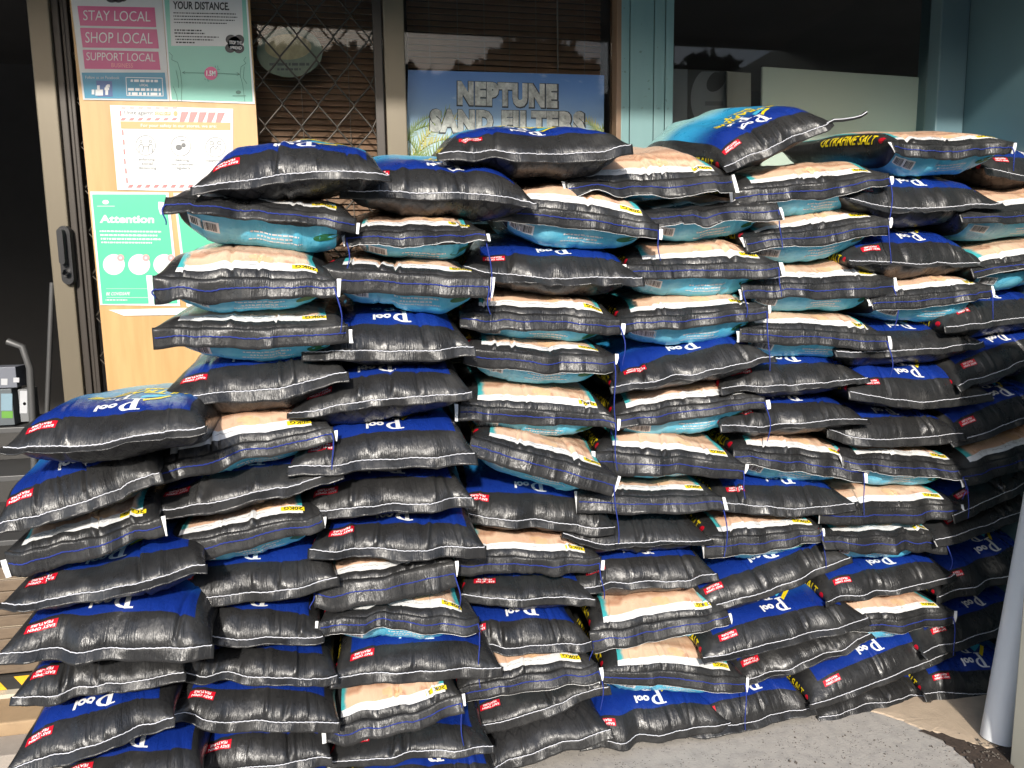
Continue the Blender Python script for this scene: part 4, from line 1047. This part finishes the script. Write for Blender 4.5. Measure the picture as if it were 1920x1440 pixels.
# every bag: kind, hem line as read off the photograph (pixels), options
COLS = [
 [('A', [(0, 838), (180, 836), (260, 818), (385, 800)], dict(dd=-.06, ultra=True, tr=.092, bl=.062, pitch=-5)),
  ('A', [(-12, 985), (153, 940), (296, 887)], {}),
  ('B', [(14, 1058), (150, 1030), (300, 992)], dict(dd=.02)),
  ('A', [(0, 1136), (200, 1105), (384, 1063)], dict(dd=-.02)),
  ('A', [(-5, 1226), (180, 1217), (397, 1208)], dict(dd=-.03)),
  ('A', [(18, 1316), (190, 1284), (345, 1262)], dict(dd=.02)),
  ('A', [(16, 1436), (220, 1378), (325, 1352)], dict(dd=-.02)),
  ('A', [(85, 1500), (380, 1462)], dict(dd=-.02)),
  ('A', [(50, 1590), (390, 1570)], {}),
  ('A', [(40, 1700), (390, 1690)], {})],
 [('A', [(360, 350), (500, 332), (640, 318), (730, 329)], dict(dd=-.04, ultra=True, tr=.090, bl=.05, pitch=7)),
  ('B', [(312, 390), (480, 405), (664, 428)], dict(dd=.0)),
  ('B', [(290, 541), (460, 542), (628, 543)], dict(dd=-.03, threads=[(-1, .02), (1, .11)])),
  ('B', [(290, 634), (470, 636), (650, 626)], dict(dd=0, flap=.05)),
  ('A', [(298, 744), (400, 736), (520, 727), (650, 697)], {}),
  ('B', [(290, 895), (433, 853), (625, 822)], dict(threads=[(-1, .02), (1, .13)])),
  ('A', [(258, 966), (363, 947), (547, 910), (640, 884)], {}),
  ('B', [(306, 1040), (407, 1022), (604, 982)], {}),
  ('A', [(270, 1127), (367, 1120), (477, 1112), (632, 1085)], {}),
  ('A', [(300, 1198), (410, 1192), (606, 1196)], {}),
  ('A', [(292, 1261), (420, 1265), (632, 1273)], {}),
  ('A', [(310, 1338), (427, 1355), (540, 1350), (636, 1356)], dict(dd=-.02)),
  ('A', [(362, 1448), (520, 1427), (620, 1422)], {}),
  ('A', [(340, 1515), (640, 1505)], {}),
  ('A', [(330, 1592), (640, 1584)], {})],
 [('A', [(640, 357), (787, 360), (907, 363), (1008, 380)], dict(dd=.02, ultra=True, tr=.085, bl=.075)),
  ('B', [(650, 452), (780, 452), (908, 452)], dict(dd=.03)),
  ('B', [(606, 518), (743, 530), (916, 541)], {}),
  ('A', [(568, 660), (640, 654), (717, 657), (890, 653)], {}),
  ('A', [(540, 780), (640, 758), (760, 742), (886, 737)], dict(dd=-.02)),
  ('A', [(540, 876), (640, 868), (733, 860), (892, 851)], dict(dd=-.02)),
  ('A', [(552, 966), (640, 952), (886, 933)], {}),
  ('A', [(580, 1032), (740, 1028), (910, 1026)], dict(dd=-.01)),
  ('B', [(590, 1112), (700, 1098), (852, 1072)], dict(dd=.02, flap=.075)),
  ('B', [(600, 1180), (707, 1164), (896, 1180)], dict(dd=.01)),
  ('A', [(622, 1270), (707, 1263), (847, 1249), (940, 1252)], {}),
  ('B', [(616, 1380), (757, 1352), (866, 1322)], dict(dd=.02)),
  ('A', [(614, 1436), (757, 1408), (883, 1400), (926, 1405)], {}),
  ('A', [(650, 1500), (945, 1480)], {})],
 [('A', [(822, 286), (930, 283), (1007, 289), (1120, 282), (1187, 270)], dict(dd=-.06, ultra=True, tr=.070, bl=.078, pitch=7)),
  ('B', [(925, 398), (1080, 412), (1232, 438)], dict(dd=-.02)),
  ('A', [(870, 498), (927, 512), (1027, 522), (1205, 519)], dict(dd=-.02)),
  ('B', [(864, 600), (1000, 604), (1162, 614)], dict(flap=.052)),
  ('B', [(872, 668), (1007, 680), (1152, 683)], {}),
  ('B', [(862, 775), (1010, 785), (1152, 798)], {}),
  ('B', [(882, 836), (1033, 873), (1152, 908)], dict(dd=-.03, flap=.06)),
  ('A', [(838, 962), (973, 973), (1156, 993)], dict(dd=.02)),
  ('B', [(855, 1062), (990, 1058), (1126, 1064)], dict(dd=.01)),
  ('A', [(866, 1116), (990, 1120), (1116, 1124)], dict(dd=.01)),
  ('A', [(848, 1218), (1007, 1208), (1110, 1203)], {}),
  ('B', [(856, 1305), (973, 1282), (1120, 1262)], dict(dd=.0)),
  ('A', [(880, 1367), (967, 1343), (1142, 1288)], dict(dd=.02)),
  ('C', [(890, 1442), (1040, 1397), (1146, 1369)], dict(dd=.0))],
 [('B', [(1064, 358), (1200, 356), (1372, 344)], dict(dd=.0)),
  ('B', [(1198, 414), (1320, 408), (1454, 396)], dict(dd=.02)),
  ('B', [(1176, 512), (1300, 512), (1454, 506)], {}),
  ('B', [(1158, 612), (1300, 604), (1442, 590)], {}),
  ('A', [(1146, 728), (1280, 700), (1452, 668)], dict(dd=-.01)),
  ('B', [(1150, 796), (1280, 775), (1432, 758)], dict(dd=.02)),
  ('B', [(1118, 862), (1260, 870), (1394, 886)], {}),
  ('B', [(1085, 940), (1220, 944), (1350, 946)], dict(dd=.0)),
  ('C', [(1056, 1000), (1123, 1020), (1220, 1018), (1336, 1013)], {}),
  ('A', [(1076, 1106), (1180, 1094), (1346, 1078)], {}),
  ('B', [(1110, 1203), (1280, 1171), (1366, 1162)], {}),
  ('B', [(1130, 1280), (1280, 1270), (1394, 1284)], dict(dd=.01)),
  ('A', [(1090, 1397), (1280, 1366), (1372, 1358)], dict(dd=.01))],
 [('A', [(1356, 314), (1450, 272), (1562, 226)], dict(dd=-.02, ultra=True, tr=.085, bl=.055, narrow=.95)),
  ('B', [(1384, 372), (1520, 360), (1670, 340)], {}),
  ('B', [(1400, 462), (1530, 446), (1664, 424)], {}),
  ('B', [(1392, 550), (1530, 546), (1677, 538)], {}),
  ('B', [(1392, 630), (1530, 634), (1660, 643)], {}),
  ('A', [(1350, 726), (1447, 723), (1632, 710)], {}),
  ('A', [(1352, 797), (1413, 800), (1580, 783), (1630, 790)], {}),
  ('B', [(1374, 858), (1480, 864), (1617, 886)], dict(flap=.056)),
  ('A', [(1340, 940), (1480, 953), (1604, 944)], {}),
  ('B', [(1326, 1022), (1430, 1014), (1546, 1002)], {}),
  ('A', [(1300, 1150), (1447, 1103), (1598, 1047)], dict(dd=-.02)),
  ('A', [(1322, 1238), (1473, 1197), (1632, 1160)], dict(dd=-.06, tr=.082)),
  ('A', [(1376, 1284), (1563, 1220), (1634, 1190)], dict(dd=-.0)),
  ('A', [(1290, 1372), (1400, 1352), (1530, 1327)], {})],
 [('B', [(1668, 280), (1780, 288), (1897, 280)], dict(dd=.0, tr=.06)),
  ('A', [(1578, 366), (1630, 384), (1713, 392), (1882, 380)], {}),
  ('A', [(1596, 490), (1720, 494), (1848, 494)], {}),
  ('B', [(1636, 574), (1750, 564), (1862, 551)], {}),
  ('A', [(1572, 660), (1650, 660), (1720, 653), (1852, 642)], {}),
  ('A', [(1596, 732), (1663, 748), (1730, 753), (1862, 738)], {}),
  ('A', [(1565, 806), (1600, 822), (1713, 822), (1810, 812)], {}),
  ('B', [(1584, 872), (1690, 878), (1802, 884)], {}),
  ('B', [(1545, 968), (1670, 966), (1796, 956)], dict(flap=.055)),
  ('B', [(1545, 1022), (1660, 1016), (1772, 1016)], dict(dd=.01)),
  ('A', [(1548, 1126), (1663, 1107), (1796, 1078)], {}),
  ('B', [(1560, 1182), (1680, 1172), (1787, 1158)], {}),
  ('A', [(1522, 1321), (1613, 1287), (1790, 1222)], dict(dd=-.02)),
  ('A', [(1534, 1343), (1647, 1317), (1766, 1300)], {})],
 [('A', [(1852, 314), (1925, 330), (2060, 345)], dict(dd=.10)),
  ('B', [(1808, 416), (1910, 408), (2030, 396)], {}),
  ('B', [(1828, 518), (1920, 500), (2040, 482)], {}),
  ('A', [(1776, 612), (1920, 595), (2000, 585)], {}),
  ('A', [(1798, 724), (1920, 678), (2010, 650)], {}),
  ('A', [(1790, 832), (1920, 780), (2005, 752)], {}),
  ('B', [(1800, 896), (1920, 858), (2010, 838)], {}),
  ('A', [(1788, 966), (1920, 908), (1995, 880)], {}),
  ('A', [(1760, 1014), (1890, 966), (1985, 935)], dict(dd=.02)),
  ('A', [(1766, 1122), (1920, 1060), (1985, 1035)], dict(dd=.02)),
  ('A', [(1730, 1224), (1890, 1170), (1965, 1148)], {}),
  ('A', [(1735, 1302), (1860, 1296), (1960, 1290)], dict(dd=-.07, yaw=R(3)))],
]
COL_D = [1.82, 1.92, 1.95, 2.06, 2.10, 2.13, 2.16, 2.24]
COL_YAW = [0, 0, 0, 0, 0, R(2), R(6), R(14)]
ORD = ['topmost', 'second', 'third', 'fourth', 'fifth', 'sixth', 'seventh', 'eighth', 'ninth', 'tenth', 'eleventh', 'twelfth', 'thirteenth', 'fourteenth', 'fifteenth']
CNAME = ['leftmost low pile', 'second pile from left', 'third pile from left', 'fourth pile from left', 'fifth pile from left', 'sixth pile from left', 'seventh pile from left', 'rightmost pile']
LOOK = {'A': 'black salt bag with blue print, white stitching', 'B': 'black salt bag with skin-toned print, blue-stitched flap', 'C': 'black salt bag lying with quilted back up'}
seed = 100
for ci, colm in enumerate(COLS):
    D0 = COL_D[ci]; info = []
    for (kd, pts, op) in colm:
        D = D0+op.get('dd', 0)
        zs = [P(x, y, D)[2] for x, y in pts]
        info.append(np.mean(zs))
    n = len(colm)
    trs = [0.10]*n; bls = [0.05]*n
    for q in range(1, n):
        g = info[q-1]-info[q]
        trs[q] = min(max((0.56 if colm[q-1][0] == 'B' else 0.64)*g, 0.05), 0.108); bls[q-1] = min(max(g*1.15-trs[q], 0.038), 0.088)
    bls[-1] = min(max(info[-1]-0.003, 0.012), 0.07)
    for q, (kd, pts, op) in enumerate(colm):
        seed += 1
        rn = random.Random(seed)
        if kd == 'A' and ci == 5 and q == 0:
            lab = 'tilted black salt bag with blue print perched on top, corner strap sticking out'
        else:
            place = ORD[q]+(' in ' if q == 0 else ' from top in ')+CNAME[ci]
            lab = LOOK[kd]+', '+place
        bag_o = build_bag(kd, pts, D0+op.get('dd', 0)+rn.uniform(-.008, .008), op.get('yaw', COL_YAW[ci]+R(rn.uniform(-2, 2))), R(op.get('pitch', 1.5+3.2*max(info[q], 0)+rn.uniform(-1, 1)+(3.5 if q == 0 else 0))),
                  op.get('tr', trs[q]), op.get('bl', bls[q]), op.get('L', rn.uniform(.56, .62)), seed, flap=op.get('flap'), ang=op.get('ang'),
                  narrow=op.get('narrow', .93), ultra=op.get('ultra', False), threads=op.get('threads'), label=lab, group='stacked salt bags',
                  gusset=(ci >= 2))
        if ci == 5 and q == 0:      # rolled hem end that sticks out past the corner
            cp = np.array([P(x, y, D0-.02) for x, y in ((1548, 233), (1562, 226), (1580, 225), (1600, 222), (1614, 218), (1624, 211))])
            tube('hem_tail', cp, np.array([.004, .006, .0055, .005, .0055, .006]), M_FLAP, bag_o, 7)
            tube('tail_stitching', cp+np.array([0, -.0052, .002]), .0014, M_WTHREAD, bag_o, 5)
